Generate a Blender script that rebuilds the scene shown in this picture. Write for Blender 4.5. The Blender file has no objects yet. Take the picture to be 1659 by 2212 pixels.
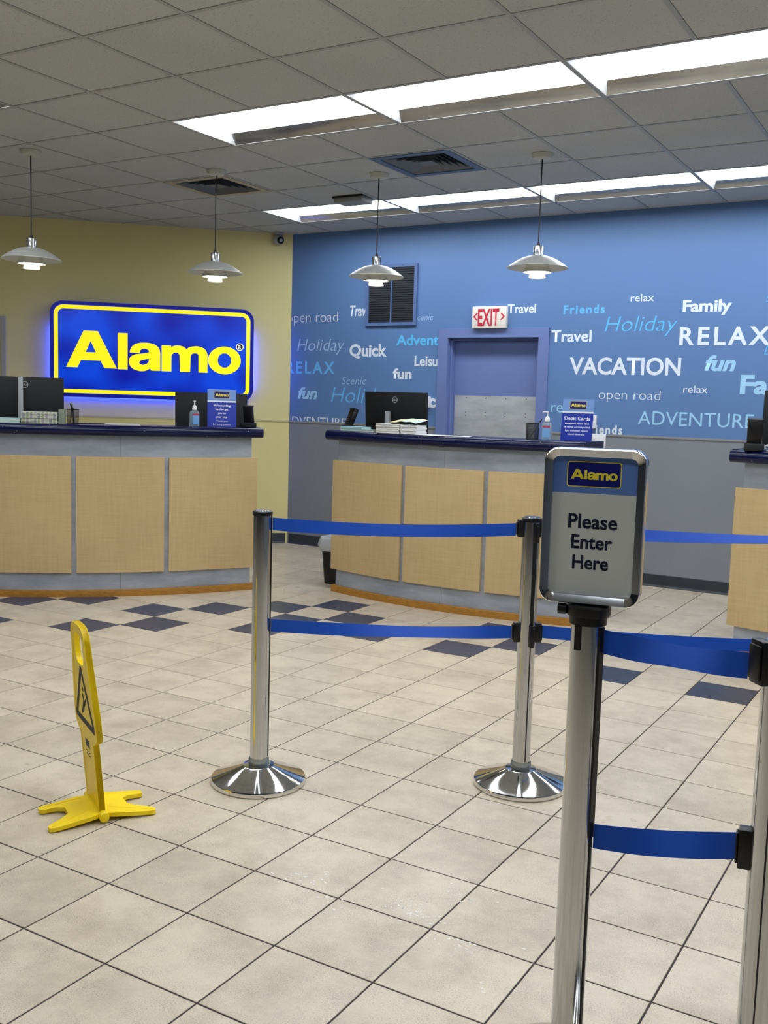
import bpy, bmesh, math, random
from mathutils import Vector, Matrix
random.seed(7)
sin, cos, PI = math.sin, math.cos, math.pi
R = math.radians
SC = bpy.context.scene
COL = SC.collection

# ------------------------------------------------------------------ camera
CAM_H = 1.437
_pitch, _roll, _yaw, _F = -0.108981, 0.0295418, -0.5331475, 2156.335
def _basis():
    fwd = Vector((sin(_yaw)*cos(_pitch), cos(_yaw)*cos(_pitch), sin(_pitch)))
    right = Vector((cos(_yaw), -sin(_yaw), 0))
    up = right.cross(fwd)
    r2 = right*cos(_roll) + up*sin(_roll)
    u2 = -right*sin(_roll) + up*cos(_roll)
    return r2, u2, fwd
_r, _u, _w = _basis()
cd = bpy.data.cameras.new('camera')
cd.sensor_fit = 'HORIZONTAL'; cd.sensor_width = 36.0; cd.lens = 36.0*_F/1659.0
cd.clip_start = 0.05; cd.clip_end = 60
cam = bpy.data.objects.new('camera', cd); COL.objects.link(cam)
cam.matrix_world = Matrix(((_r.x, _u.x, -_w.x, 0), (_r.y, _u.y, -_w.y, 0), (_r.z, _u.z, -_w.z, CAM_H), (0, 0, 0, 1)))
SC.camera = cam

# ------------------------------------------------------------------ world, exposure
wd = bpy.data.worlds.new('world'); SC.world = wd; wd.use_nodes = True
wd.node_tree.nodes['Background'].inputs[0].default_value = (0.5, 0.55, 0.6, 1)
wd.node_tree.nodes['Background'].inputs[1].default_value = 0.05
SC.view_settings.view_transform = 'Standard'
SC.view_settings.look = 'None'
SC.view_settings.gamma = 1.0
SC.view_settings.use_curve_mapping = False
SC.view_settings.exposure = 0.0
TROFFER = 11.5          # emission of the ceiling light lenses
SIGN_GLOW = 1.0

# ------------------------------------------------------------------ materials
def lin(c):
    return tuple(((x/255.0)/12.92 if x/255.0 <= 0.04045 else ((x/255.0+0.055)/1.055)**2.4) for x in c)
MATS = {}
def mat(name, rgb, rough=0.5, metal=0.0, spec=0.5, emit=None, estr=0.0, noise=None, bump=None, coat=0.0, alpha=None, trans=0.0, ior=1.45, aniso=0.0, scale3=None):
    """noise=(scale, amount[, detail]); bump=(scale, strength)"""
    if name in MATS: return MATS[name]
    m = bpy.data.materials.new(name); m.use_nodes = True
    nt = m.node_tree; b = nt.nodes['Principled BSDF']
    c = lin(rgb)
    b.inputs['Base Color'].default_value = (*c, 1)
    b.inputs['Roughness'].default_value = rough
    b.inputs['Metallic'].default_value = metal
    b.inputs['Specular IOR Level'].default_value = spec
    b.inputs['IOR'].default_value = ior
    b.inputs['Coat Weight'].default_value = coat
    b.inputs['Transmission Weight'].default_value = trans
    b.inputs['Anisotropic'].default_value = aniso
    if alpha is not None: b.inputs['Alpha'].default_value = alpha
    if emit is not None:
        b.inputs['Emission Color'].default_value = (*lin(emit), 1)
        b.inputs['Emission Strength'].default_value = estr
    geo = None
    def coords():
        nonlocal geo
        if geo is None:
            geo = nt.nodes.new('ShaderNodeNewGeometry').outputs['Position']
            if scale3:
                mp = nt.nodes.new('ShaderNodeMapping'); mp.inputs['Scale'].default_value = scale3
                nt.links.new(geo, mp.inputs['Vector']); geo = mp.outputs['Vector']
        return geo
    if noise:
        n = nt.nodes.new('ShaderNodeTexNoise'); n.inputs['Scale'].default_value = noise[0]
        n.inputs['Detail'].default_value = noise[2] if len(noise) > 2 else 5
        nt.links.new(coords(), n.inputs['Vector'])
        r = nt.nodes.new('ShaderNodeMapRange'); r.inputs['From Min'].default_value = 0.3; r.inputs['From Max'].default_value = 0.7
        r.inputs['To Min'].default_value = 1-noise[1]; r.inputs['To Max'].default_value = 1+noise[1]
        nt.links.new(n.outputs['Fac'], r.inputs['Value'])
        mx = nt.nodes.new('ShaderNodeVectorMath'); mx.operation = 'SCALE'
        mx.inputs[0].default_value = c
        nt.links.new(r.outputs['Result'], mx.inputs['Scale'])
        nt.links.new(mx.outputs['Vector'], b.inputs['Base Color'])
    if bump:
        n = nt.nodes.new('ShaderNodeTexNoise'); n.inputs['Scale'].default_value = bump[0]; n.inputs['Detail'].default_value = 3
        nt.links.new(coords(), n.inputs['Vector'])
        bp = nt.nodes.new('ShaderNodeBump'); bp.inputs['Strength'].default_value = bump[1]; bp.inputs['Distance'].default_value = 0.002
        nt.links.new(n.outputs['Fac'], bp.inputs['Height']); nt.links.new(bp.outputs['Normal'], b.inputs['Normal'])
    MATS[name] = m
    return m

def N(nt, typ, **kw):
    n = nt.nodes.new(typ)
    for k, v in kw.items():
        if k in n.inputs.keys() if hasattr(n.inputs, 'keys') else False: n.inputs[k].default_value = v
        else: setattr(n, k, v)
    return n

def floor_material(name, base, dirt, rough, speck=1.0):
    m = bpy.data.materials.new(name); m.use_nodes = True
    nt = m.node_tree; b = nt.nodes['Principled BSDF']; L = nt.links.new
    pos = nt.nodes.new('ShaderNodeNewGeometry').outputs['Position']
    oi = nt.nodes.new('ShaderNodeObjectInfo')
    ad = nt.nodes.new('ShaderNodeVectorMath'); ad.operation = 'ADD'
    sc = nt.nodes.new('ShaderNodeVectorMath'); sc.operation = 'SCALE'; sc.inputs[0].default_value = (7, 13, 0)
    L(oi.outputs['Random'], sc.inputs['Scale']); L(pos, ad.inputs[0]); L(sc.outputs['Vector'], ad.inputs[1])
    big = nt.nodes.new('ShaderNodeTexNoise'); big.inputs['Scale'].default_value = 3.2; big.inputs['Detail'].default_value = 9; big.inputs['Roughness'].default_value = 0.72
    L(ad.outputs['Vector'], big.inputs['Vector'])
    rb = nt.nodes.new('ShaderNodeValToRGB'); L(big.outputs['Fac'], rb.inputs['Fac'])
    rb.color_ramp.elements[0].position = 0.34; rb.color_ramp.elements[0].color = (*lin(dirt), 1)
    rb.color_ramp.elements[1].position = 0.56; rb.color_ramp.elements[1].color = (*lin(base), 1)
    # fine dark specks gathered in patches
    sp = nt.nodes.new('ShaderNodeTexNoise'); sp.inputs['Scale'].default_value = 300; sp.inputs['Detail'].default_value = 4
    L(pos, sp.inputs['Vector'])
    s2 = nt.nodes.new('ShaderNodeTexNoise'); s2.inputs['Scale'].default_value = 9; s2.inputs['Detail'].default_value = 6
    L(ad.outputs['Vector'], s2.inputs['Vector'])
    a1 = nt.nodes.new('ShaderNodeMath'); a1.operation = 'ADD'; L(sp.outputs['Fac'], a1.inputs[0])
    m2 = nt.nodes.new('ShaderNodeMath'); m2.operation = 'MULTIPLY'; m2.inputs[1].default_value = 0.35; L(s2.outputs['Fac'], m2.inputs[0])
    L(m2.outputs[0], a1.inputs[1])
    rr = nt.nodes.new('ShaderNodeMapRange'); rr.inputs['From Min'].default_value = 0.70; rr.inputs['From Max'].default_value = 0.92
    rr.inputs['To Min'].default_value = 0.0; rr.inputs['To Max'].default_value = 0.62*speck
    L(a1.outputs[0], rr.inputs['Value'])
    mx = nt.nodes.new('ShaderNodeMix'); mx.data_type = 'RGBA'; mx.inputs['B'].default_value = (*lin((110, 98, 86)), 1)
    L(rr.outputs['Result'], mx.inputs['Factor']); L(rb.outputs['Color'], mx.inputs['A'])
    # slight tone change from tile to tile
    tone = nt.nodes.new('ShaderNodeMapRange'); tone.inputs['To Min'].default_value = 0.95; tone.inputs['To Max'].default_value = 1.04
    L(oi.outputs['Random'], tone.inputs['Value'])
    vs = nt.nodes.new('ShaderNodeVectorMath'); vs.operation = 'SCALE'; L(mx.outputs['Result'], vs.inputs[0]); L(tone.outputs['Result'], vs.inputs['Scale'])
    L(vs.outputs['Vector'], b.inputs['Base Color'])
    rg = nt.nodes.new('ShaderNodeMapRange'); rg.inputs['To Min'].default_value = rough+0.16; rg.inputs['To Max'].default_value = rough-0.08
    L(big.outputs['Fac'], rg.inputs['Value']); L(rg.outputs['Result'], b.inputs['Roughness'])
    bp = nt.nodes.new('ShaderNodeBump'); bp.inputs['Strength'].default_value = 0.12; bp.inputs['Distance'].default_value = 0.002
    L(s2.outputs['Fac'], bp.inputs['Height']); L(bp.outputs['Normal'], b.inputs['Normal'])
    b.inputs['Specular IOR Level'].default_value = 0.5
    return m

M_TILE = floor_material('floor_tile_beige', (216, 204, 182), (190, 177, 156), 0.27)
M_DARK = floor_material('floor_tile_navy', (56, 66, 92), (46, 54, 76), 0.30, 0.25)
M_GROUT = mat('grout', (62, 54, 52), 0.85, noise=(30, .2))
M_YELLOW = mat('yellow_wall_paint', (232, 222, 156), 0.42, noise=(1.6, .03), bump=(60, .08))
M_BLUE = mat('blue_mural', (98, 134, 187), 0.45, noise=(1.2, .04), bump=(70, .05))
M_GREY = mat('grey_wall_paint', (138, 143, 150), 0.5, noise=(1.5, .04), bump=(60, .08))
M_PLAIN = mat('plain_wall_paint', (104, 112, 124), 0.6, noise=(1.5, .03))
M_BASE = mat('rubber_baseboard', (52, 58, 66), 0.45)
M_RAIL = mat('chair_rail', (150, 150, 150), 0.45)
M_CEIL_SLAB = mat('ceiling_slab', (120, 120, 118), 0.9)
M_RAILBAR = mat('ceiling_grid_paint', (160, 163, 164), 0.5)
M_WHITE = mat('white_enamel', (236, 238, 238), 0.35)
M_LENS = mat('light_lens', (255, 255, 255), 0.4, emit=(246, 250, 255), estr=TROFFER)
M_REFL = mat('troffer_reflector', (176, 178, 178), 0.22, metal=0.95, noise=(6, .1))
M_NAVYTOP = None
M_WOODP = None
M_PLASTIC = mat('black_plastic', (14, 14, 16), 0.38)
M_PLASTIC_M = mat('black_plastic_matt', (20, 21, 24), 0.6)
M_CHROME = mat('chrome', (222, 222, 220), 0.07, metal=1.0)
M_POLE = mat('brushed_steel_pole', (200, 202, 204), 0.13, metal=1.0, noise=(3, .04))
M_ALU = mat('spun_aluminium', (206, 208, 204), 0.45, metal=0.55)
M_SATIN = mat('satin_aluminium', (196, 202, 210), 0.16, metal=0.95)
M_BELT = mat('blue_webbing', (0, 74, 184), 0.6)
M_SIGNY = mat('yellow_plastic', (255, 222, 8), 0.4, noise=(25, .04))
M_PRINT = mat('black_print', (24, 24, 26), 0.6)
M_PURPLE = mat('periwinkle_paint', (114, 134, 190), 0.4, noise=(2, .03))
M_LBLUE = mat('pale_blue_print', (120, 160, 222), 0.35)
M_CARDBLUE = mat('royal_blue_print', (38, 62, 176), 0.3)
M_NAVYPRINT = mat('navy_print', (16, 22, 112), 0.35)
M_YPRINT = mat('yellow_print', (238, 222, 60), 0.4)
M_WPRINT = mat('white_print', (238, 240, 244), 0.45)
M_PAPER = mat('white_paper', (232, 232, 228), 0.6)
M_PAPERW = mat('cream_paper', (214, 220, 204), 0.6)
M_CYANP = mat('pale_cyan_paper', (176, 214, 216), 0.5)
M_CLEAR = mat('clear_gel', (196, 224, 242), 0.06, trans=0.75, ior=1.38)
M_CLEARP = mat('clear_plastic', (228, 232, 232), 0.08, trans=0.92, ior=1.2)
M_BAG = mat('white_bin_liner', (226, 230, 232), 0.35, trans=0.25)
M_RED = mat('red_letters', (208, 44, 74), 0.4)
M_EXITW = mat('exit_sign_white', (236, 234, 222), 0.4)
M_EYE = mat('lens_black', (4, 4, 6), 0.1)
M_GREYPL = mat('grey_plastic', (170, 174, 178), 0.4)
M_BEIGEM = mat('beige_metal', (168, 160, 136), 0.45)
M_VENTB = mat('blue_taped_metal', (92, 118, 168), 0.5)
M_VENTIN = mat('dusty_vane', (112, 118, 126), 0.6)
M_BLACKV = mat('duct_black', (10, 10, 12), 0.8)
M_CANOPY = mat('canopy_white', (188, 190, 180), 0.5)
M_DESK = mat('desk_laminate', (150, 140, 126), 0.5)
M_PINK = mat('pink_gel_label', (190, 66, 96), 0.4)
M_GLOWW = mat('pendant_diffuser', (255, 255, 255), 0.4, emit=(255, 244, 222), estr=7.0)
M_HALO = mat('sign_halo_strip', (40, 60, 255), 0.4, emit=(36, 60, 255), estr=60.0*SIGN_GLOW)
M_SCREW = mat('dark_screw', (70, 70, 72), 0.4, metal=0.6)

def ceiling_tile_material():
    m = bpy.data.materials.new('mineral_fibre_tile'); m.use_nodes = True
    nt = m.node_tree; b = nt.nodes['Principled BSDF']; L = nt.links.new
    pos = nt.nodes.new('ShaderNodeNewGeometry').outputs['Position']
    n1 = nt.nodes.new('ShaderNodeTexNoise'); n1.inputs['Scale'].default_value = 135; n1.inputs['Detail'].default_value = 2
    L(pos, n1.inputs['Vector'])
    r = nt.nodes.new('ShaderNodeValToRGB'); L(n1.outputs['Fac'], r.inputs['Fac'])
    r.color_ramp.elements[0].position = 0.31; r.color_ramp.elements[0].color = (*lin((150, 152, 152)), 1)
    r.color_ramp.elements[1].position = 0.39; r.color_ramp.elements[1].color = (*lin((186, 189, 190)), 1)
    n2 = nt.nodes.new('ShaderNodeTexNoise'); n2.inputs['Scale'].default_value = 1.1; L(pos, n2.inputs['Vector'])
    mr = nt.nodes.new('ShaderNodeMapRange'); mr.inputs['From Min'].default_value = .3; mr.inputs['From Max'].default_value = .7
    mr.inputs['To Min'].default_value = .94; mr.inputs['To Max'].default_value = 1.05; L(n2.outputs['Fac'], mr.inputs['Value'])
    v = nt.nodes.new('ShaderNodeVectorMath'); v.operation = 'SCALE'; L(r.outputs['Color'], v.inputs[0]); L(mr.outputs['Result'], v.inputs['Scale'])
    L(v.outputs['Vector'], b.inputs['Base Color']); b.inputs['Roughness'].default_value = 0.9
    b.inputs['Specular IOR Level'].default_value = 0.2
    return m
M_CTILE = ceiling_tile_material()

def countertop_material():
    m = bpy.data.materials.new('navy_speckled_laminate'); m.use_nodes = True
    nt = m.node_tree; b = nt.nodes['Principled BSDF']; L = nt.links.new
    pos = nt.nodes.new('ShaderNodeNewGeometry').outputs['Position']
    v = nt.nodes.new('ShaderNodeTexVoronoi'); v.inputs['Scale'].default_value = 22; L(pos, v.inputs['Vector'])
    r = nt.nodes.new('ShaderNodeValToRGB'); L(v.outputs['Distance'], r.inputs['Fac'])
    r.color_ramp.elements[0].position = 0.055; r.color_ramp.elements[0].color = (*lin((150, 156, 186)), 1)
    r.color_ramp.elements[1].position = 0.075; r.color_ramp.elements[1].color = (*lin((5, 12, 60)), 1)
    L(r.outputs['Color'], b.inputs['Base Color'])
    b.inputs['Roughness'].default_value = 0.25; b.inputs['Specular IOR Level'].default_value = 0.35
    return m
M_NAVYTOP = countertop_material()

def woodpanel_material():
    m = bpy.data.materials.new('maple_laminate'); m.use_nodes = True
    nt = m.node_tree; b = nt.nodes['Principled BSDF']; L = nt.links.new
    pos = nt.nodes.new('ShaderNodeNewGeometry').outputs['Position']
    mp = nt.nodes.new('ShaderNodeMapping'); mp.inputs['Scale'].default_value = (60, 60, 5); L(pos, mp.inputs['Vector'])
    n1 = nt.nodes.new('ShaderNodeTexNoise'); n1.inputs['Scale'].default_value = 1.0; n1.inputs['Detail'].default_value = 4; L(mp.outputs['Vector'], n1.inputs['Vector'])
    mp2 = nt.nodes.new('ShaderNodeMapping'); mp2.inputs['Scale'].default_value = (6, 6, 120); L(pos, mp2.inputs['Vector'])
    n2 = nt.nodes.new('ShaderNodeTexNoise'); n2.inputs['Scale'].default_value = 1.0; n2.inputs['Detail'].default_value = 3; L(mp2.outputs['Vector'], n2.inputs['Vector'])
    n3 = nt.nodes.new('ShaderNodeTexNoise'); n3.inputs['Scale'].default_value = 2.6; n3.inputs['Detail'].default_value = 6; L(pos, n3.inputs['Vector'])
    a = nt.nodes.new('ShaderNodeMath'); a.operation = 'ADD'; L(n1.outputs['Fac'], a.inputs[0]); L(n2.outputs['Fac'], a.inputs[1])
    a2 = nt.nodes.new('ShaderNodeMath'); a2.operation = 'ADD'; L(a.outputs[0], a2.inputs[0]); L(n3.outputs['Fac'], a2.inputs[1])
    r = nt.nodes.new('ShaderNodeValToRGB')
    mr = nt.nodes.new('ShaderNodeMapRange'); mr.inputs['From Min'].default_value = 1.1; mr.inputs['From Max'].default_value = 1.9
    L(a2.outputs[0], mr.inputs['Value']); L(mr.outputs['Result'], r.inputs['Fac'])
    r.color_ramp.elements[0].position = 0.1; r.color_ramp.elements[0].color = (*lin((198, 171, 122)), 1)
    r.color_ramp.elements[1].position = 0.8; r.color_ramp.elements[1].color = (*lin((208, 182, 132)), 1)
    L(r.outputs['Color'], b.inputs['Base Color'])
    b.inputs['Roughness'].default_value = 0.4
    return m
M_WOODP = woodpanel_material()
M_OAK = mat('oak_toe_strip', (168, 118, 44), 0.45, noise=(3, .22, 8), scale3=(8, 8, 40))

def steel_material(name, base, lo):
    m = bpy.data.materials.new(name); m.use_nodes = True
    nt = m.node_tree; b = nt.nodes['Principled BSDF']; L = nt.links.new
    pos = nt.nodes.new('ShaderNodeNewGeometry').outputs['Position']
    mp = nt.nodes.new('ShaderNodeMapping'); mp.inputs['Scale'].default_value = (1.3, 1.3, 4.5); L(pos, mp.inputs['Vector'])
    n = nt.nodes.new('ShaderNodeTexNoise'); n.inputs['Scale'].default_value = 2.5; n.inputs['Detail'].default_value = 9; n.inputs['Roughness'].default_value = .65; L(mp.outputs['Vector'], n.inputs['Vector'])
    r = nt.nodes.new('ShaderNodeValToRGB'); L(n.outputs['Fac'], r.inputs['Fac'])
    r.color_ramp.elements[0].position = 0.38; r.color_ramp.elements[0].color = (*lin(lo), 1)
    r.color_ramp.elements[1].position = 0.62; r.color_ramp.elements[1].color = (*lin(base), 1)
    L(r.outputs['Color'], b.inputs['Base Color'])
    b.inputs['Metallic'].default_value = 0.3
    rr = nt.nodes.new('ShaderNodeMapRange'); rr.inputs['To Min'].default_value = .36; rr.inputs['To Max'].default_value = .55
    L(n.outputs['Fac'], rr.inputs['Value']); L(rr.outputs['Result'], b.inputs['Roughness'])
    return m
M_STEEL = steel_material('galvanised_sheet', (178, 186, 198), (156, 164, 176))
M_KICK = steel_material('dull_kick_plate', (208, 212, 214), (182, 187, 190))

def sign_face_material():
    m = bpy.data.materials.new('backlit_blue_face'); m.use_nodes = True
    nt = m.node_tree; b = nt.nodes['Principled BSDF']; L = nt.links.new
    tc = nt.nodes.new('ShaderNodeTexCoord')
    n = nt.nodes.new('ShaderNodeTexNoise'); n.inputs['Scale'].default_value = 2.3; n.inputs['Detail'].default_value = 0.5
    L(tc.outputs['Object'], n.inputs['Vector'])
    r = nt.nodes.new('ShaderNodeValToRGB'); L(n.outputs['Fac'], r.inputs['Fac'])
    r.color_ramp.elements[0].position = 0.38; r.color_ramp.elements[0].color = (*lin((0, 22, 165)), 1)
    r.color_ramp.elements[1].position = 0.6; r.color_ramp.elements[1].color = (*lin((0, 72, 226)), 1)
    L(r.outputs['Color'], b.inputs['Emission Color']); b.inputs['Emission Strength'].default_value = 0.85
    b.inputs['Base Color'].default_value = (*lin((0, 20, 120)), 1); b.inputs['Roughness'].default_value = .25
    return m
M_SFACE = sign_face_material()
M_SBODY = mat('sign_blue_body', (0, 12, 110), 0.35, emit=(0, 14, 130), estr=0.7)
M_SYEL = mat('backlit_yellow', (250, 226, 20), 0.3, emit=(250, 226, 18), estr=0.9)
M_SWHITE = mat('backlit_white', (240, 240, 230), 0.3, emit=(240, 236, 220), estr=0.7)
M_WW = mat('mural_white', (232, 244, 255), 0.5)
M_WG = mat('mural_grey_blue', (184, 212, 242), 0.5)
M_WC = mat('mural_cyan', (100, 198, 250), 0.5)
M_WC2 = mat('mural_mid_cyan', (110, 194, 250), 0.5)
M_WLC = mat('mural_light_cyan', (168, 220, 255), 0.5)

# ------------------------------------------------------------------ mesh helpers
class MB:
    def __init__(s): s.v = []; s.f = []; s.m = []; s.mi = 0
    def face(s, idx): s.f.append(idx); s.m.append(s.mi)
    def box(s, x0, x1, y0, y1, z0, z1):
        n = len(s.v)
        s.v += [(x0,y0,z0),(x1,y0,z0),(x1,y1,z0),(x0,y1,z0),(x0,y0,z1),(x1,y0,z1),(x1,y1,z1),(x0,y1,z1)]
        for q in ((0,3,2,1),(4,5,6,7),(0,1,5,4),(1,2,6,5),(2,3,7,6),(3,0,4,7)): s.face(tuple(n+i for i in q))
        return s
    def rot(s, start, M):
        for i in range(start, len(s.v)): s.v[i] = tuple(M @ Vector(s.v[i]))
    def lathe(s, prof, seg=32, cx=0, cy=0, cap0=False, cap1=False):
        n = len(s.v); k = len(prof)
        for i in range(seg):
            a = 2*PI*i/seg
            for r, z in prof: s.v.append((cx+r*cos(a), cy+r*sin(a), z))
        for i in range(seg):
            j = (i+1) % seg
            for q in range(k-1):
                s.face((n+i*k+q, n+j*k+q, n+j*k+q+1, n+i*k+q+1))
        if cap0: s.face(tuple(n+i*k for i in range(seg))[::-1])
        if cap1: s.face(tuple(n+i*k+k-1 for i in range(seg)))
        return s
    def tube(s, pts, r, seg=8, caps=True):
        n = len(s.v); P = [Vector(p) for p in pts]
        for i, p in enumerate(P):
            t = (P[min(i+1, len(P)-1)] - P[max(i-1, 0)]).normalized()
            a = Vector((0,0,1)) if abs(t.z) < .9 else Vector((1,0,0))
            u = t.cross(a).normalized(); w = t.cross(u)
            rr = r[i] if isinstance(r, (list, tuple)) else r
            for k in range(seg):
                an = 2*PI*k/seg; s.v.append(tuple(p + u*rr*cos(an) + w*rr*sin(an)))
        for i in range(len(P)-1):
            for k in range(seg):
                j = (k+1) % seg
                s.face((n+i*seg+k, n+i*seg+j, n+(i+1)*seg+j, n+(i+1)*seg+k))
        if caps:
            s.face(tuple(n+k for k in range(seg))[::-1]); s.face(tuple(n+(len(P)-1)*seg+k for k in range(seg)))
        return s
    def loft(s, rings, closed=True, cap=True):
        """rings: list of equally long vertex loops"""
        n = len(s.v); k = len(rings[0])
        for r in rings: s.v += [tuple(p) for p in r]
        for i in range(len(rings)-1):
            for q in range(k if closed else k-1):
                j = (q+1) % k
                s.face((n+i*k+q, n+(i+1)*k+q, n+(i+1)*k+j, n+i*k+j))
        if cap:
            s.face(tuple(n+q for q in range(k))); s.face(tuple(n+(len(rings)-1)*k+q for q in range(k))[::-1])
        return s
    def prism(s, poly, z0, z1):
        """poly in xy, extruded along z"""
        n = len(s.v); k = len(poly)
        s.v += [(x,y,z0) for x,y in poly] + [(x,y,z1) for x,y in poly]
        s.face(tuple(range(n, n+k))[::-1]); s.face(tuple(range(n+k, n+2*k)))
        for i in range(k):
            j = (i+1) % k; s.face((n+i, n+j, n+k+j, n+k+i))
        return s

def fix(me):
    bm = bmesh.new(); bm.from_mesh(me)
    bmesh.ops.recalc_face_normals(bm, faces=bm.faces)
    bm.to_mesh(me); bm.free()

def build(name, mb, m, parent=None, loc=(0,0,0), rot=(0,0,0), bevel=0, smooth=False, seg=2, angle=35, kind=None, label=None):
    me = bpy.data.meshes.new(name); me.from_pydata(mb.v, [], mb.f)
    mats = m if isinstance(m, (list, tuple)) else [m]
    for q in mats: me.materials.append(q)
    if len(mats) > 1:
        for p, i in zip(me.polygons, mb.m): p.material_index = i
    fix(me)
    if bevel:
        bm = bmesh.new(); bm.from_mesh(me)
        ed = [e for e in bm.edges if len(e.link_faces) == 2 and e.calc_face_angle(0) > R(40)]
        bmesh.ops.bevel(bm, geom=ed, offset=bevel, segments=seg, affect='EDGES', profile=0.5, clamp_overlap=True)
        bm.to_mesh(me); bm.free()
    if smooth or bevel:
        me.shade_smooth() if hasattr(me, 'shade_smooth') else None
        bm = bmesh.new(); bm.from_mesh(me)
        for f in bm.faces: f.smooth = True
        for e in bm.edges:
            if len(e.link_faces) == 2 and e.calc_face_angle(0) > R(angle): e.smooth = False
        bm.to_mesh(me); bm.free()
    return put(name, me, parent, loc, rot, kind, label)

def put(name, me, parent=None, loc=(0,0,0), rot=(0,0,0), kind=None, label=None):
    o = bpy.data.objects.new(name, me); COL.objects.link(o)
    o.location = loc; o.rotation_euler = rot
    if parent is not None: o.parent = parent
    if kind: o['kind'] = kind
    if label: o['label'] = label
    return o

def tag(o, label, cat, group=None):
    o['label'] = label; o['category'] = cat
    if group: o['group'] = group
    return o
def thing(name, label, cat, loc=(0,0,0), rz=0, group=None):
    o = bpy.data.objects.new(name, None); COL.objects.link(o); o.empty_display_size = 0.1
    o.location = loc; o.rotation_euler = (0,0,rz)
    return tag(o, label, cat, group)
def struct(name, mb, m, **kw): return build(name, mb, m, kind='structure', **kw)
def copy_tree(o, parent=None):
    c = o.copy(); COL.objects.link(c)
    if parent is not None: c.parent = parent
    for ch in list(o.children): copy_tree(ch, c)
    return c

# ------------------------------------------------------------------ lettering (built-in font)
STY = {'thin': (-0.012, 1.0), 'reg': (0.0, 1.0), 'semi': (0.024, 1.02), 'bold': (0.034, 1.02), 'black': (0.05, 1.0)}
_tmp = bpy.data.curves.new('tmp_text', 'FONT')
_tob = bpy.data.objects.new('tmp_text', _tmp); COL.objects.link(_tob)
_tcache = {}
def text_mesh(body, style, shear, spacing=1.0):
    key = (body, style, shear, spacing)
    if key not in _tcache:
        off, _ = STY[style]
        _tmp.body = body; _tmp.offset = off; _tmp.shear = shear; _tmp.size = 1.0; _tmp.extrude = 0.0; _tmp.resolution_u = 4
        _tmp.space_character = spacing
        bpy.context.view_layer.update()
        me = bpy.data.meshes.new_from_object(_tob.evaluated_get(bpy.context.evaluated_depsgraph_get()))
        _tcache[key] = me
    return _tcache[key]
def extent(me):
    xs = [v.co.x for v in me.vertices]; return min(xs), max(xs)
def lettering(parent, name, body, m, x0, x1, zb, cap, style='reg', shear=0, sub=None, y=-0.002, spacing=1.0, clip=None, th=0.0006, label=None):
    """print facing local -y; visible part 'sub' of body runs from x0 to x1, base line at zb, capital height cap"""
    src = text_mesh(body, style, shear, spacing); a, b = extent(src)
    if sub and sub != body:
        i = body.index(sub)
        sa, sb = extent(text_mesh(sub, style, shear, spacing)); sw = sb - sa
        if i == 0: sx = (x1-x0)/sw; ox = x0 - a*sx
        else:
            sx = (x1-x0)/sw
            if body.endswith(sub): ox = x1 - b*sx
            else:
                pa, pb = extent(text_mesh(body[:i+len(sub)], style, shear, spacing)); ox = x1 - pb*sx
    else: sx = (x1-x0)/(b-a); ox = x0 - a*sx
    sz = cap/0.729
    bm = bmesh.new(); bm.from_mesh(src)
    for v in bm.verts: v.co = Vector((ox + v.co.x*sx, 0, zb + v.co.y*sz))
    if clip:
        for co, no in clip:
            bmesh.ops.bisect_plane(bm, geom=bm.verts[:]+bm.edges[:]+bm.faces[:], plane_co=co, plane_no=no, clear_outer=True)
    me = bpy.data.meshes.new(name); 
    bmesh.ops.recalc_face_normals(bm, faces=bm.faces)
    for f in bm.faces:
        if f.normal.y > 0: f.normal_flip()
    bm.to_mesh(me); bm.free(); me.materials.append(m)
    return put(name, me, parent, (0, y, 0), label=label)

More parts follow.
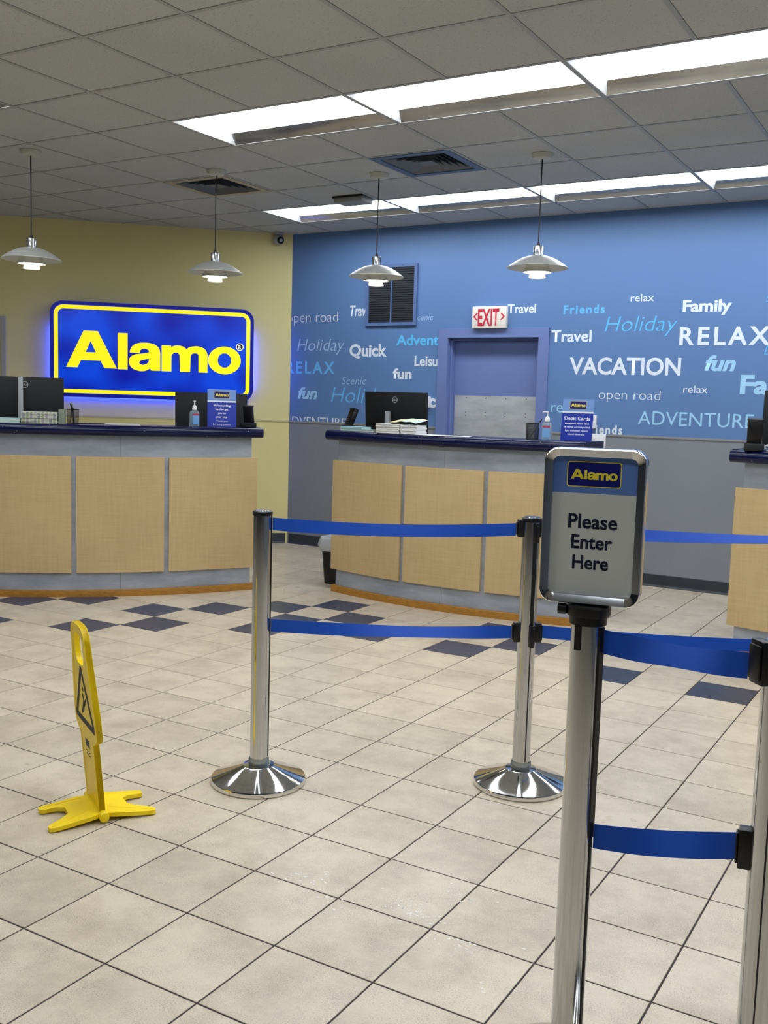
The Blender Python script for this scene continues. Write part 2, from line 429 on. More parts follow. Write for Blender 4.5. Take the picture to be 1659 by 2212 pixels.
# ------------------------------------------------------------------ logo outline (units of the sign's width, origin at its lower left)
LOGO = {'A': [[(0.076, 0.1465), (0.16, 0.3276), (0.2275, 0.3276), (0.3194, 0.1465), (0.2583, 0.1465), (0.2414, 0.1822), (0.1466, 0.1822), (0.1307, 0.1465)], [(0.1935, 0.2784), (0.1693, 0.2224), (0.2186, 0.2224)]],
'l': [[(0.3232, 0.3234), (0.3712, 0.3234), (0.3712, 0.1442), (0.3232, 0.1442)]],
'a': [[(0.3817, 0.2291), (0.3858, 0.2471), (0.3997, 0.2662), (0.4199, 0.2757), (0.4484, 0.28), (0.4826, 0.2784), (0.5118, 0.2683), (0.5261, 0.2524), (0.5309, 0.2296), (0.5313, 0.1426), (0.4873, 0.1426), (0.4803, 0.1527), (0.4661, 0.1437), (0.4462, 0.1384), (0.4199, 0.1405), (0.3944, 0.1511), (0.3813, 0.1681), (0.3772, 0.1856), (0.3828, 0.2031), (0.3997, 0.2169), (0.4256, 0.2232), (0.4571, 0.228), (0.4747, 0.2328), (0.4762, 0.2402), (0.4687, 0.2466), (0.4514, 0.2497), (0.4368, 0.245), (0.4286, 0.2285)], [(0.4762, 0.201), (0.4544, 0.1962), (0.4346, 0.1903), (0.4267, 0.1813), (0.4316, 0.1729), (0.4458, 0.1691), (0.4631, 0.1739), (0.4732, 0.1835)]],
'm': [[(0.5378, 0.2709), (0.5838, 0.2709), (0.5853, 0.2635), (0.5985, 0.2699), (0.6153, 0.2725), (0.636, 0.2704), (0.6506, 0.2646), (0.6607, 0.2561), (0.6742, 0.2656), (0.6945, 0.2709), (0.7181, 0.272), (0.7414, 0.2662), (0.7575, 0.2529), (0.7661, 0.2328), (0.7661, 0.1414), (0.7219, 0.1414), (0.7211, 0.228), (0.7166, 0.2344), (0.7035, 0.2375), (0.6889, 0.2333), (0.6814, 0.2232), (0.6795, 0.1416), (0.6292, 0.1416), (0.6262, 0.2275), (0.6191, 0.2344), (0.6052, 0.237), (0.5928, 0.2306), (0.5861, 0.22), (0.5861, 0.1416), (0.5378, 0.1416)]]}
def _ell(cx, cy, rx, ry, n=28): return [(cx+rx*cos(2*PI*i/n), cy+ry*sin(2*PI*i/n)) for i in range(n)]
LOGO['o'] = [_ell(0.852, 0.2065, 0.0825, 0.0702), _ell(0.8518, 0.2065, 0.0338, 0.0367)]
def rrect(x0, z0, x1, z1, r, n=6):
    p = []
    for cx, cz, a0 in ((x1-r, z1-r, 0), (x0+r, z1-r, 90), (x0+r, z0+r, 180), (x1-r, z0+r, 270)):
        for i in range(n+1):
            a = R(a0+90*i/n); p.append((cx+r*cos(a), cz+r*sin(a)))
    return p
def outline_mesh(polys, depth, m, smooth_pts=True):
    """filled outlines (holes allowed) in x,z extruded by depth toward -y"""
    cu = bpy.data.curves.new('tmp_outline', 'CURVE'); cu.dimensions = '2D'; cu.fill_mode = 'BOTH'; cu.extrude = depth/2; cu.resolution_u = 4
    for poly in polys:
        n = len(poly)
        sp = cu.splines.new('BEZIER'); sp.bezier_points.add(n-1); sp.use_cyclic_u = True
        for i, p in enumerate(poly):
            bp = sp.bezier_points[i]; bp.co = (p[0], p[1], 0)
            a = Vector(poly[i]) - Vector(poly[i-1]); c = Vector(poly[(i+1) % n]) - Vector(poly[i])
            ang = abs(a.angle_signed(c)) if a.length > 1e-9 and c.length > 1e-9 else 0
            t = 'AUTO' if (smooth_pts and n > 8 and ang < R(58) and max(a.length, c.length) < 3.2*min(a.length, c.length)) else 'VECTOR'
            bp.handle_left_type = t; bp.handle_right_type = t
    ob = bpy.data.objects.new('tmp_outline', cu); COL.objects.link(ob)
    bpy.context.view_layer.update()
    me = bpy.data.meshes.new_from_object(ob.evaluated_get(bpy.context.evaluated_depsgraph_get()))
    bpy.data.objects.remove(ob); bpy.data.curves.remove(cu)
    for v in me.vertices: v.co = Vector((v.co.x, -v.co.z, v.co.y))
    fix(me)
    me.materials.clear(); me.materials.append(m)
    return me
def ring_mesh(x0, z0, x1, z1, r, w, depth, m):
    return outline_mesh([rrect(x0, z0, x1, z1, r), rrect(x0+w, z0+w, x1-w, z1-w, max(r-w, .0005))], depth, m, False)
def tr(polys, ox, oz, s): return [[(ox+x*s, oz+z*s) for x, z in p] for p in polys]
def small_logo(parent, ox, oz, w, y):
    """printed logo badge on a card: panel with rim and word"""
    put('logo_panel', outline_mesh([rrect(ox, oz, ox+w, oz+w*.475, w*.05)], .0004, M_YPRINT, False), parent, (0, y, 0))
    q = w*.018
    put('logo_field', outline_mesh([rrect(ox+q, oz+q, ox+w-q, oz+w*.475-q, w*.04)], .0004, M_NAVYPRINT, False), parent, (0, y-.0005, 0))
    polys = []
    for k in 'Alamo': pass
    for k, dx in (('A', 0), ('l', 0), ('a', 0), ('m', 0), ('o', 0)): polys += tr(LOGO[k], ox, oz, w)
    put('logo_word', outline_mesh(polys, .0004, M_YPRINT), parent, (0, y-.001, 0))

# ================================================================== SETTING
CZ = 3.0435
T = 0.6096
CX0, CY0 = -4.2433, 3.3488
YB = 8.12                                  # blue wall
CNR = Vector((-5.92, 8.12)); E = Vector((-.7275, -.6861)); NY = Vector((.6861, -.7275))
RZY = math.atan2(.6861, .7275)
XL, XR, YF = -9.6, 2.6, -4.0
endy = CNR + E*((XL-CNR.x)/E.x)            # where the yellow wall meets the left wall

# floor
TS = 0.3057; FX, FY, FT = -2.1045, 2.0264, -0.00156
fl = struct('floor', MB().box(XL-.1, XR+.1, YF-.1, YB+.1, -.12, -.0022), M_GROUT)
def tile_mesh(name, m):
    g = .0027; h = TS/2-g; b = .0012
    v = [(-h,-h,-.0021),(h,-h,-.0021),(h,h,-.0021),(-h,h,-.0021),(-h,-h,-.0008),(h,-h,-.0008),(h,h,-.0008),(-h,h,-.0008)]
    k = h-b; v += [(-k,-k,0),(k,-k,0),(k,k,0),(-k,k,0)]
    f = [(8,9,10,11)]
    for i in range(4):
        j = (i+1) % 4; f += [(i, j, 4+j, 4+i), (4+i, 4+j, 8+j, 8+i)]
    me = bpy.data.meshes.new(name); me.from_pydata(v, [], f); me.materials.append(m); fix(me); return me
TM = tile_mesh('floor_tile', M_TILE); TD = tile_mesh('floor_tile_dark', M_DARK)
DARK = {(-12,8),(-11,9),(-11,6),(-9,9),(-8,10),(-9,7),(-8,8),(-6,9),(-7,11),(-6,12),(-6,10),(-5,11),(-4,10),(-2,10),(-2,12),(-1,11),(1,10),(3,10)}
allt = []
for i in range(-26, 17):
    for j in range(-21, 22):
        cx, cy = i+.5, j+.5
        x = FX + TS*(cx*cos(FT) - cy*sin(FT)); y = FY + TS*(cx*sin(FT) + cy*cos(FT))
        if not (XL < x < XR and YF < y < YB): continue
        d = Vector((x, y)) - CNR
        if d.dot(NY) < 0.05: continue
        az = math.atan2(x, y); dist = math.hypot(x, y)
        seen = abs(az-_yaw) < R(24) and dist > 1.6
        allt.append((0 if ((i, j) in DARK) else (1 if seen else 2), dist, i, j, x, y))
allt.sort()
rest = MB(); restd = MB()
for n, (s, dist, i, j, x, y) in enumerate(allt):
    if n < 300:
        o = put('floor_tile', TD if (i, j) in DARK else TM, fl, (x, y, 0), (0, 0, FT))
    else:
        b0 = len(rest.v); rest.v += [(v.co.x+x, v.co.y+y, v.co.z) for v in TM.vertices]
        for p in TM.polygons: rest.face(tuple(b0+q for q in p.vertices))
build('floor_tiles_beyond', rest, M_TILE, fl, kind='stuff')

# white residue flecks left on the tiles
fk = MB()
for cx, cy, n, sp, el in ((-1.27, 2.385, 46, .05, 1), (-1.095, 2.297, 16, .03, 1), (-1.62, 2.40, 22, .06, 1), (-1.50, 2.30, 12, .05, 1), (-1.20, 2.55, 8, .04, 1), (-.86, 2.35, 7, .05, 1), (-2.2, 3.75, 4, .012, 1), (-.55, 1.95, 6, .05, 1), (-1.0, 2.20, 6, .05, 1)):
    for _ in range(int(n*1.8)):
        px, py = random.gauss(cx, sp), random.gauss(cy, sp*.6); rr = random.uniform(.0008, .0042); st = random.uniform(1, 2.6); a0 = random.uniform(-.5, .5)
        k = random.randint(5, 7); poly = []
        for q in range(k):
            a = 2*PI*q/k; r = rr*random.uniform(.5, 1.1); ux, uy = r*cos(a)*st, r*sin(a)
            poly.append((px+ux*cos(a0)-uy*sin(a0), py+ux*sin(a0)+uy*cos(a0)))
        fk.prism(poly, .0002, .0006)
build('residue_flecks', fk, mat('white_residue', (240, 238, 232), .5), fl, kind='stuff')

# walls ----------------------------------------------------------------
DX0, DX1, DZ = -4.185, -3.29, 2.045                  # clear opening of the door
wb = MB()
def wallseg(x0, x1, z0, z1):
    if z0 < 1.22:
        wb.mi = 1; wb.box(x0, x1, YB, YB+.15, z0, min(z1, 1.22))
    if z1 > 1.22:
        wb.mi = 0; wb.box(x0, x1, YB, YB+.15, max(z0, 1.22), z1)
wallseg(-5.92, DX0, 0, CZ+.16); wallseg(DX1, XR+.1, 0, CZ+.16); wallseg(DX0, DX1, DZ, CZ+.16)
wall_back = struct('wall_back', wb, [M_BLUE, M_GREY])
yw = MB(); Lw = (endy-CNR).length + .3
yw.box(-Lw, 0, 0, .15, 0, CZ+.16)
wall_left = struct('wall_left', yw, M_YELLOW, loc=(CNR.x, CNR.y, 0), rot=(0, 0, RZY))
struct('wall_side', MB().box(XL-.15, XL, YF-.1, endy.y+.1, 0, CZ+.16), M_PLAIN)
struct('wall_right', MB().box(XR, XR+.15, YF-.1, YB+.15, 0, CZ+.16), M_PLAIN)
struct('wall_front', MB().box(XL-.1, XR+.1, YF-.15, YF, 0, CZ+.16), mat('dark_unseen_wall', (44, 52, 66), .35))  # unseen wall, its dark colour chosen to give dark reflections in the steel

def coved(L0, L1):
    rings = []
    prof = [(0, 0), (-.014, 0), (-.013, .004), (-.006, .014), (-.004, .02), (-.004, .098), (0, .101)]
    for x in (L0, L1): rings.append([(x, y, z) for y, z in prof])
    return MB().loft(rings)
struct('baseboard_back', coved(-5.90, DX0-.085), M_BASE, loc=(0, YB-.0005, 0))
struct('baseboard_right', coved(DX1+.085, XR), M_BASE, loc=(0, YB-.0005, 0))
struct('baseboard_left', coved(-Lw+.35, -.02), M_BASE, loc=(CNR.x+NY.x*.0005, CNR.y+NY.y*.0005, 0), rot=(0, 0, RZY))
struct('trim_1', MB().box(-5.915, DX0-.085, YB-.006, YB-.0003, 1.216, 1.232), M_RAIL)
struct('trim_2', MB().box(DX1+.085, XR, YB-.006, YB-.0003, 1.216, 1.232), M_RAIL)
struct('trim_3', MB().box(-Lw+.35, -.004, -.007, -.0003, 1.218, 1.234), mat('yellow_rail', (206, 198, 150), .4), loc=(CNR.x, CNR.y, 0), rot=(0, 0, RZY))

# words printed on the blue wall ----------------------------------------
WORDS = [
('open road', 'pen road', -5.886, -5.368, 2.197, 0.105, 'thin', 0, 'w'),
('Travel', 'Trav', -5.233, -5.047, 2.248, 0.102, 'semi', 0.18, 'w'),
('Scenic', 'cenic', -4.496, -4.335, 2.195, 0.058, 'thin', 0.22, 'g'),
('Holiday', None, -5.838, -5.287, 1.921, 0.124, 'thin', 0.22, 'g'),
('Quick', None, -5.226, -4.812, 1.872, 0.112, 'bold', 0, 'w'),
('Adventu', 'Advent', -4.712, -4.266, 1.974, 0.095, 'semi', 0, 'c'),
('Leisur', 'Leis', -4.513, -4.330, 1.784, 0.094, 'semi', 0, 'w'),
('fun', None, -4.739, -4.538, 1.667, 0.093, 'bold', 0, 'w'),
('RELAX', 'ELAX', -5.847, -5.391, 1.701, 0.12, 'semi', 0, 'c2'),
('Scenic', None, -5.306, -5.031, 1.603, 0.075, 'thin', 0.22, 'g'),
('fun', None, -5.823, -5.587, 1.456, 0.112, 'bold', 0.25, 'lc'),
('Holiday', 'Holi', -5.426, -5.037, 1.428, 0.157, 'thin', 0.22, 'c2'),
('ADVENTURE', 'DVENTURE', -5.885, -5.245, 1.188, 0.094, 'reg', 0, 'w'),
('esca', 'ca', -4.347, -4.213, 1.411, 0.118, 'bold', 0, 'w'),
('Travel', None, -3.604, -3.34, 2.244, 0.076, 'semi', 0, 'w'),
('Friends', None, -3.09, -2.732, 2.228, 0.071, 'bold', 0, 'c2'),
('Holiday', None, -2.724, -2.129, 2.075, 0.133, 'thin', 0.22, 'c'),
('relax', None, -2.52, -2.329, 2.314, 0.064, 'reg', 0, 'w'),
('Family', None, -2.095, -1.72, 2.226, 0.09, 'bold', 0, 'w'),
('Travel', None, -3.19, -2.834, 1.996, 0.097, 'semi', 0, 'w'),
('RELAX', None, -2.107, -1.42, 1.966, 0.142, 'semi', 0, 'w'),
('VACATION', None, -3.014, -2.082, 1.727, 0.14, 'semi', 0, 'w'),
('fun', None, -1.898, -1.66, 1.766, 0.118, 'bold', 0.25, 'lc'),
('Family', 'Fa', -1.618, -1.408, 1.591, 0.145, 'bold', 0, 'lc'),
('relax', None, -2.052, -1.862, 1.586, 0.063, 'reg', 0, 'w'),
('open road', None, -2.747, -2.232, 1.522, 0.083, 'thin', 0, 'w'),
('relax', 're', -3.16, -3.056, 1.399, 0.101, 'reg', 0, 'lc'),
('ADVENTURE', None, -2.404, -1.498, 1.323, 0.115, 'reg', 0, 'lc'),
('Friends', 'iends', -2.757, -2.529, 1.234, 0.075, 'bold', 0, 'w'),
('Scenic', 'Scen', -1.471, -1.317, 2.284, 0.058, 'thin', 0.22, 'c'),
('Leisure', 'Leis', -1.458, -1.279, 1.887, 0.078, 'thin', 0.22, 'c')]
WM = {'w': M_WW, 'g': M_WG, 'c': M_WC, 'c2': M_WC2, 'lc': M_WLC}
for full, sub, x0, x1, zb, cap, st, sh, c in WORDS:
    spc = 1.28 if full in ('RELAX', 'Friends') else 1.0
    cl = [((-5.912, 0, 0), (-1, 0, 0))]
    if zb < 1.2: cl.append(((0, 0, 1.233), (0, 0, -1)))
    if full in ('Adventu', 'Leisur', 'esca'): cl.append(((DX0-.07, 0, 0), (1, 0, 0)))
    o = lettering(wall_back, 'wall_word', full, WM[c], x0, x1, zb, cap, st, sh, sub, spacing=spc, clip=cl)
    o.location.y = YB-.0015

# door --------------------------------------------------------------------
door = bpy.data.objects.new('door_1', None); COL.objects.link(door); door['kind'] = 'structure'
door.location = ((DX0+DX1)/2, YB, 0)
w2 = (DX1-DX0)/2
fm = MB()
for s in (-1, 1):
    a, b = sorted((s*(w2-.012), s*(w2+.085)))
    fm.box(a, b, -.012, 0, 0, DZ+.07)                     # casing on the wall face
    a, b = sorted((s*(w2-.012), s*w2)); fm.box(a, b, 0, .15, 0, DZ)
    a, b = sorted((s*(w2-.03), s*(w2-.012))); fm.box(a, b, .05, .11, 0, DZ-.012)
fm.box(-w2-.085, w2+.085, -.0119, 0, DZ-.012, DZ+.0701); fm.box(-w2, w2, .0, .15, DZ-.012, DZ)
fm.box(-w2, w2, .05, .11, DZ-.03, DZ-.012)
build('door_frame', fm, M_PURPLE, door, bevel=.002, seg=1)
build('door_leaf', MB().box(-w2+.013, w2-.013, .112, .15, .008, DZ-.013), M_PURPLE, door)
build('kick_plate', MB().box(-w2+.045, w2-.033, .109, .1119, .15, 1.525), M_KICK, door)
for zz in (1.505, 1.375, 1.345):
    for k in range(4):
        xx = -w2+.16+k*.195
        mb = MB().lathe([(0, 0), (.005, 0), (.004, .0015), (0, .002)], 8); mb.rot(0, Matrix.Rotation(PI/2, 4, 'X'))
        build('screw', mb, M_SCREW, door, loc=(xx, .109, zz))

# ceiling -------------------------------------------------------------------
slab = struct('ceiling', MB().box(XL-.1, XR+.1, YF-.1, YB+.15, CZ+.16, CZ+.25), M_CEIL_SLAB)
FIXT = [(-3, 0)] + [(c, 2) for c in (0, 2, 4, 6, 8)] + [(c, 6) for c in (-2, 0, 2, 4, 6, 8)] + [(c, -2) for c in (-2, 0, 2, 4, 6, 8)] + [(c, -6) for c in (-6, 2, 6)] 
fixcells = {(c+k, r) for c, r in FIXT for k in (0, 1)}
VENTS = {(-2, 4), (1, 4)}
ct = MB().box(.013, T-.013, .013, T-.013, .0025, .017)
cme = bpy.data.meshes.new('ceiling_tile'); cme.from_pydata(ct.v, [], ct.f); cme.materials.append(M_CTILE); fix(cme)
cells = []
for c in range(-10, 12):
    for r in range(-13, 9):
        x0, y0 = CX0+c*T, CY0+r*T
        if (c, r) in fixcells or (c, r) in VENTS: continue
        if x0+T < XL or x0 > XR or y0+T < YF or y0 > YB: continue
        if (Vector((x0+T, y0))-CNR).dot(NY) < 0: continue
        cells.append((c, r, x0, y0))
crest = MB()
def clipcell(x0, y0):
    """tile outline cut by the walls"""
    poly = [Vector((x0+.013, y0+.013)), Vector((x0+T-.013, y0+.013)), Vector((x0+T-.013, y0+T-.013)), Vector((x0+.013, y0+T-.013))]
    def cut(poly, p, n):
        out = []
        for i in range(len(poly)):
            a, b = poly[i], poly[(i+1) % len(poly)]; da, db = (a-p).dot(n), (b-p).dot(n)
            if da >= 0: out.append(a)
            if da*db < 0: out.append(a + (b-a)*(da/(da-db)))
        return out
    for p, n in ((CNR, NY), (Vector((0, YB)), Vector((0, -1))), (Vector((XR, 0)), Vector((-1, 0))), (Vector((XL, 0)), Vector((1, 0))), (Vector((0, YF)), Vector((0, 1)))):
        poly = cut(poly, p + n*.002, n)
        if len(poly) < 3: return None
    return poly
for c, r, x0, y0 in cells:
    az = math.atan2(x0+T/2, y0+T/2)
    vis = r >= -1 and abs(az-_yaw) < R(32) and y0 > 2.2
    poly = clipcell(x0, y0)
    if poly is None: continue
    full = len(poly) == 4 and abs((poly[2]-poly[0]).x - (T-.026)) < 1e-6 and abs((poly[2]-poly[0]).y - (T-.026)) < 1e-6
    if vis:
        if full: put('ceiling_tile', cme, slab, (x0, y0, CZ))
        else: build('ceiling_tile', MB().prism([(p.x, p.y) for p in poly], CZ+.0025, CZ+.017), M_CTILE, slab)
    else: crest.prism([(p.x, p.y) for p in poly], CZ+.0025, CZ+.017)
build('ceiling_tiles_beyond', crest, M_CTILE, slab, kind='stuff')
def rail_profile(a0, a1, axis, p):
    mb = MB()
    if axis == 'x': mb.box(a0, a1, p-.012, p+.012, CZ, CZ+.0022); mb.box(a0, a1, p-.0015, p+.0015, CZ+.0022, CZ+.04)
    else: mb.box(p-.012, p+.012, a0, a1, CZ-.0004, CZ+.0022); mb.box(p-.0015, p+.0015, a0, a1, CZ+.0022, CZ+.04)
    return mb
for r in range(-12, 9):
    y = CY0+r*T
    if not YF < y < YB: continue
    x0 = XL if y < endy.y else CNR.x + E.x*((y-CNR.y)/E.y)
    build('grid_rail', rail_profile(x0+.01, XR, 'x', y), M_RAILBAR, slab)
for c in range(-9, 12):
    x = CX0+c*T
    if not XL < x < XR: continue
    y1 = YB if x > CNR.x else CNR.y + E.y*((x-CNR.x)/E.x)
    segs = []; a = YF
    for r in sorted(r for (c_, r) in FIXT if c_+1 == c):       # no rail across the middle of a light
        segs.append((a, CY0+r*T)); a = CY0+(r+1)*T
    segs.append((a, y1-.01))
    for a, b in segs:
        if b-a > .05: build('grid_rail', rail_profile(a, b, 'y', x), M_RAILBAR, slab)

# ================================================================== LIGHTS
def make_troffer():
    t = thing('ceiling_light', '', 'ceiling light')
    W, D, H = 2*T, T, .075
    a = .013; sl = .125; el = .045
    hs = MB()
    hs.box(a, W-a, a, D-a, H+.002, H+.03)
    hs.box(a, a+.002, a, D-a, .001, H); hs.box(W-a-.002, W-a, a, D-a, .001, H); hs.box(a, W-a, a, a+.002, .001, H); hs.box(a, W-a, D-a-.002, D-a, .001, H)
    build('housing', hs, M_WHITE, t)
    for s, nm in ((0, 'near'), (1, 'far')):
        y0 = a+.0025 if s == 0 else D-a-.0025; y1 = y0+sl if s == 0 else y0-sl
        mb = MB(); v = []
        n = 5; A = []; 
        for i in range(n+1):
            q = i/n; yy = y0+(y1-y0)*q; zz = .002+(H-.004)*(q**.75)
            A.append((yy, zz))
        rings = []
        for xx in (a+.0025, W-a-.0025): rings.append([(xx, yy, zz) for yy, zz in A] + [(xx, yy, zz+.0012) for yy, zz in A[::-1]])
        mb.loft(rings)
        build('reflector', mb, M_REFL, t, smooth=True)
    for s in (0, 1):
        x0 = a+.003 if s == 0 else W-a-.003; x1 = x0+el*(1 if s == 0 else -1)
        mb = MB(); mb.v += [(x0, a+.003, .002), (x0, D-a-.003, .002), (x1, D-a-sl, H-.001), (x1, a+sl, H-.001)]
        mb.v += [(p[0], p[1], p[2]+.0012) for p in mb.v[:4]]
        for q in ((0,1,2,3), (7,6,5,4), (0,4,5,1), (1,5,6,2), (2,6,7,3), (3,7,4,0)): mb.face(q)
        build('end_plate', mb, M_WHITE, t)
    le = MB(); yA, yB = a+sl*.95, D-a-sl*.95
    le.loft([[(xx, yA, H), (xx, yA+.004, .042), (xx, yA+.03, .030), (xx, (yA+yB)/2, .027), (xx, yB-.03, .030), (xx, yB-.004, .042), (xx, yB, H)] for xx in (a+.035, W-a-.035)])
    build('lens', le, M_LENS, t, smooth=True, angle=50)
    return t
proto = make_troffer()
names = {(-3, 0): 'recessed light at the far left, only its tip showing above the left counter',
 (0, 2): 'first light of the nearer ceiling row, above the middle of the room', (2, 2): 'second light of the nearer ceiling row, right of the middle', (4, 2): 'third light of the nearer ceiling row, at the right edge',
 (-2, 6): 'leftmost light of the far ceiling row, beside the loose tile', (0, 6): 'far row ceiling light behind the two right pendants', (2, 6): 'far row ceiling light right of the rightmost pendant cord', (4, 6): 'far row ceiling light at the right edge, above the mural'}
for n, (c, r) in enumerate(FIXT):
    o = proto if n == 0 else copy_tree(proto)
    o.location = (CX0+c*T, CY0+r*T, CZ)
    tag(o, names.get((c, r), 'ceiling light out of view, %s from the left in the ' % ('first', 'second', 'third', 'fourth', 'fifth', 'sixth', 'seventh', 'eighth')[(c+6)//2] + ('rearmost row' if r < -3 else 'row above the camera' if r < 0 else 'middle row' if r == 2 else 'far row')), 'ceiling light', 'recessed fluorescent ceiling lights')

# vents in the ceiling -------------------------------------------------------
def ceiling_vent(c, r, frame_m, label, inner):
    t = thing('ceiling_vent', label, 'air vent', (CX0+(c+.5)*T, CY0+(r+.5)*T, CZ), group='ceiling air diffusers')
    h = T/2-.012
    me = ring_mesh(-h, -h, h, h, .002, .055, .006, frame_m)
    for v in me.vertices: v.co = Vector((v.co.x, v.co.z, v.co.y))
    fix(me); put('frame', me, t, (0, 0, -.001))
    build('duct', MB().box(-h+.02, h-.02, -h+.02, h-.02, .055, .06), M_BLACKV, t)
    k = h-.055
    for i in range(5):
        q = k*(1-i*.165)
        mb = MB(); v0 = []
        zt, zb = .002, .036
        o1, i1 = q, q-.034
        # four sloping vanes in one ring
        ring_o = [(-o1,-o1,zt),(o1,-o1,zt),(o1,o1,zt),(-o1,o1,zt)]
        ring_i = [(-i1,-i1,zb),(i1,-i1,zb),(i1,i1,zb),(-i1,i1,zb)] if i1 > 0 else None
        if i == 4: ring_i = [(-i1,-i1,zb),(i1,-i1,zb),(i1,i1,zb),(-i1,i1,zb)]
        n0 = 0; mb.v = ring_o+ring_i+[(x,y,z+.0015) for x,y,z in ring_o]+[(x,y,z+.0015) for x,y,z in ring_i]
        for j in range(4):
            e = (j+1) % 4
            mb.face((j, e, 4+e, 4+j)); mb.face((8+j, 12+j, 12+e, 8+e)); mb.face((j, 8+j, 8+e, e)); mb.face((4+j, 4+e, 12+e, 12+j))
        build('vane', mb, inner, t)
    q = k*.24
    build('centre_plate', MB().box(-q, q, -q, q, .002, .004), inner, t)
    return t
ceiling_vent(-2, 4, M_BEIGEM, 'beige framed square ceiling vent above the left counter, behind a pendant cord', mat('dusty_dark_vane', (104, 108, 114), .6))
ceiling_vent(1, 4, mat('slate_blue_metal', (88, 106, 138), .5), 'blue edged square ceiling vent above the middle counter', M_VENTIN)

# box at the loose tile
t = thing('ceiling_sensor', 'small pale box under a loose tile beside the far light row', 'sensor', (-4.37, 6.84, CZ), R(0))
build('body', MB().box(-.16, .10, -.09, .08, -.048, -.002), mat('pale_box', (150, 152, 150), .5), t, bevel=.008)
build('bracket', MB().box(-.17, .11, -.10, -.085, -.012, -.001), M_PLASTIC_M, t)

# security camera
t = thing('security_camera', 'white round security camera with black lens in the wall corner', 'camera', (CNR.x+E.x*.145+NY.x*.0, CNR.y+E.y*.145+NY.y*.0, CZ-.01), RZY)
mb = MB().lathe([(0, 0), (.045, 0), (.045, -.012), (0, -.012)], 24); mb.rot(0, Matrix.Rotation(0, 4, 'X'))
build('mount', mb, M_GREYPL, t, loc=(0, -.062, .008), smooth=True)
mb = MB().lathe([(0, -.052)]+[(.052*sin(R(a)), -.052*cos(R(a))) for a in range(10, 171, 10)]+[(0, .052)], 24)
build('body', mb, M_GREYPL, t, loc=(0, -.062, -.054), smooth=True, angle=80)
mb = MB().lathe([(0, .050), (.034, .048), (.036, .040), (.036, .02)], 24); 
d = Vector((.35, -.9, -.25)).normalized(); mb.rot(0, d.to_track_quat('Z', 'Y').to_matrix().to_4x4())
build('lens', mb, M_EYE, t, loc=(0, -.062, -.054), smooth=True, angle=60)

# pendants ------------------------------------------------------------------
def make_pendant():
    t = thing('pendant_lamp', '', 'pendant lamp')
    L = lambda prof, seg=40: MB().lathe(prof, seg)
    build('canopy', L([(0, 0), (.07, 0), (.069, -.008), (.058, -.028), (.05, -.031), (0, -.032)]), M_CANOPY, t, smooth=True)
    build('cord', MB().tube([(0, 0, -.032), (0, 0, -.565)], .0042, 8), M_PLASTIC, t, smooth=True)
    build('cord_grip', L([(0, -.552), (.007, -.552), (.011, -.566), (.012, -.578), (0, -.578)], 16), M_PLASTIC, t, smooth=True)
    build('socket', L([(0, -.574), (.031, -.574), (.032, -.577), (.032, -.638), (0, -.638)], 28), M_SATIN, t, smooth=True)
    build('socket_rib', MB().box(.03, .037, -.006, .006, -.632, -.578), M_CHROME, t)
    # upper shade, a shallow dish
    top = [(.03, -.634)] + [(.03+.167*q, -.634-.078*(q**1.75)) for q in [i/12 for i in range(1, 13)]]
    bot = [(r, z-.003) for r, z in top[::-1]]
    build('upper_shade', L(top+bot, 56), M_ALU, t, smooth=True, angle=50)
    m_ = [(.046, -.654), (.052, -.662), (.066, -.685), (.082, -.716), (.094, -.742)]
    build('middle_shade', L(m_+[(r-.002, z-.001) for r, z in m_[::-1]], 40), M_ALU, t, smooth=True, angle=50)
    l_ = [(.047, -.70), (.050, -.745), (.051, -.757), (.057, -.774)]
    build('lower_shade', L(l_+[(r-.002, z-.001) for r, z in l_[::-1]], 36), M_ALU, t, smooth=True, angle=50)
    build('middle_diffuser', L([(.051, -.735), (.089, -.735), (.089, -.737), (.051, -.737), (.051, -.735)], 40), M_GLOWW, t)
    build('glow_collar', L([(.033, -.641), (.039, -.643), (.039, -.655), (.033, -.657), (.033, -.641)], 32), mat('glow_collar_emitter', (255, 255, 255), .4, emit=(255, 240, 214), estr=30.0), t)  # hidden glowing collar added to light the underside of the upper shade
    build('lower_diffuser', L([(0, -.769), (.0535, -.769), (.0535, -.771), (0, -.771)], 32), M_GLOWW, t)
    return t
pp = make_pendant()
for n, (x, y, lb) in enumerate(((-5.607, 4.705, 'spun aluminium pendant at the far left, hanging over the left counter'),
    (-4.816, 5.668, 'spun aluminium pendant above the right end of the left counter'),
    (-3.791, 6.216, 'spun aluminium pendant hanging in front of the wall grille'),
    (-2.534, 6.152, 'rightmost spun aluminium pendant, hanging near the exit sign'))):
    o = pp if n == 0 else copy_tree(pp)
    o.location = (x, y, CZ); o.rotation_euler.z = R(-40+n*13); tag(o, lb, 'pendant lamp', 'pendant lamps over the counters')

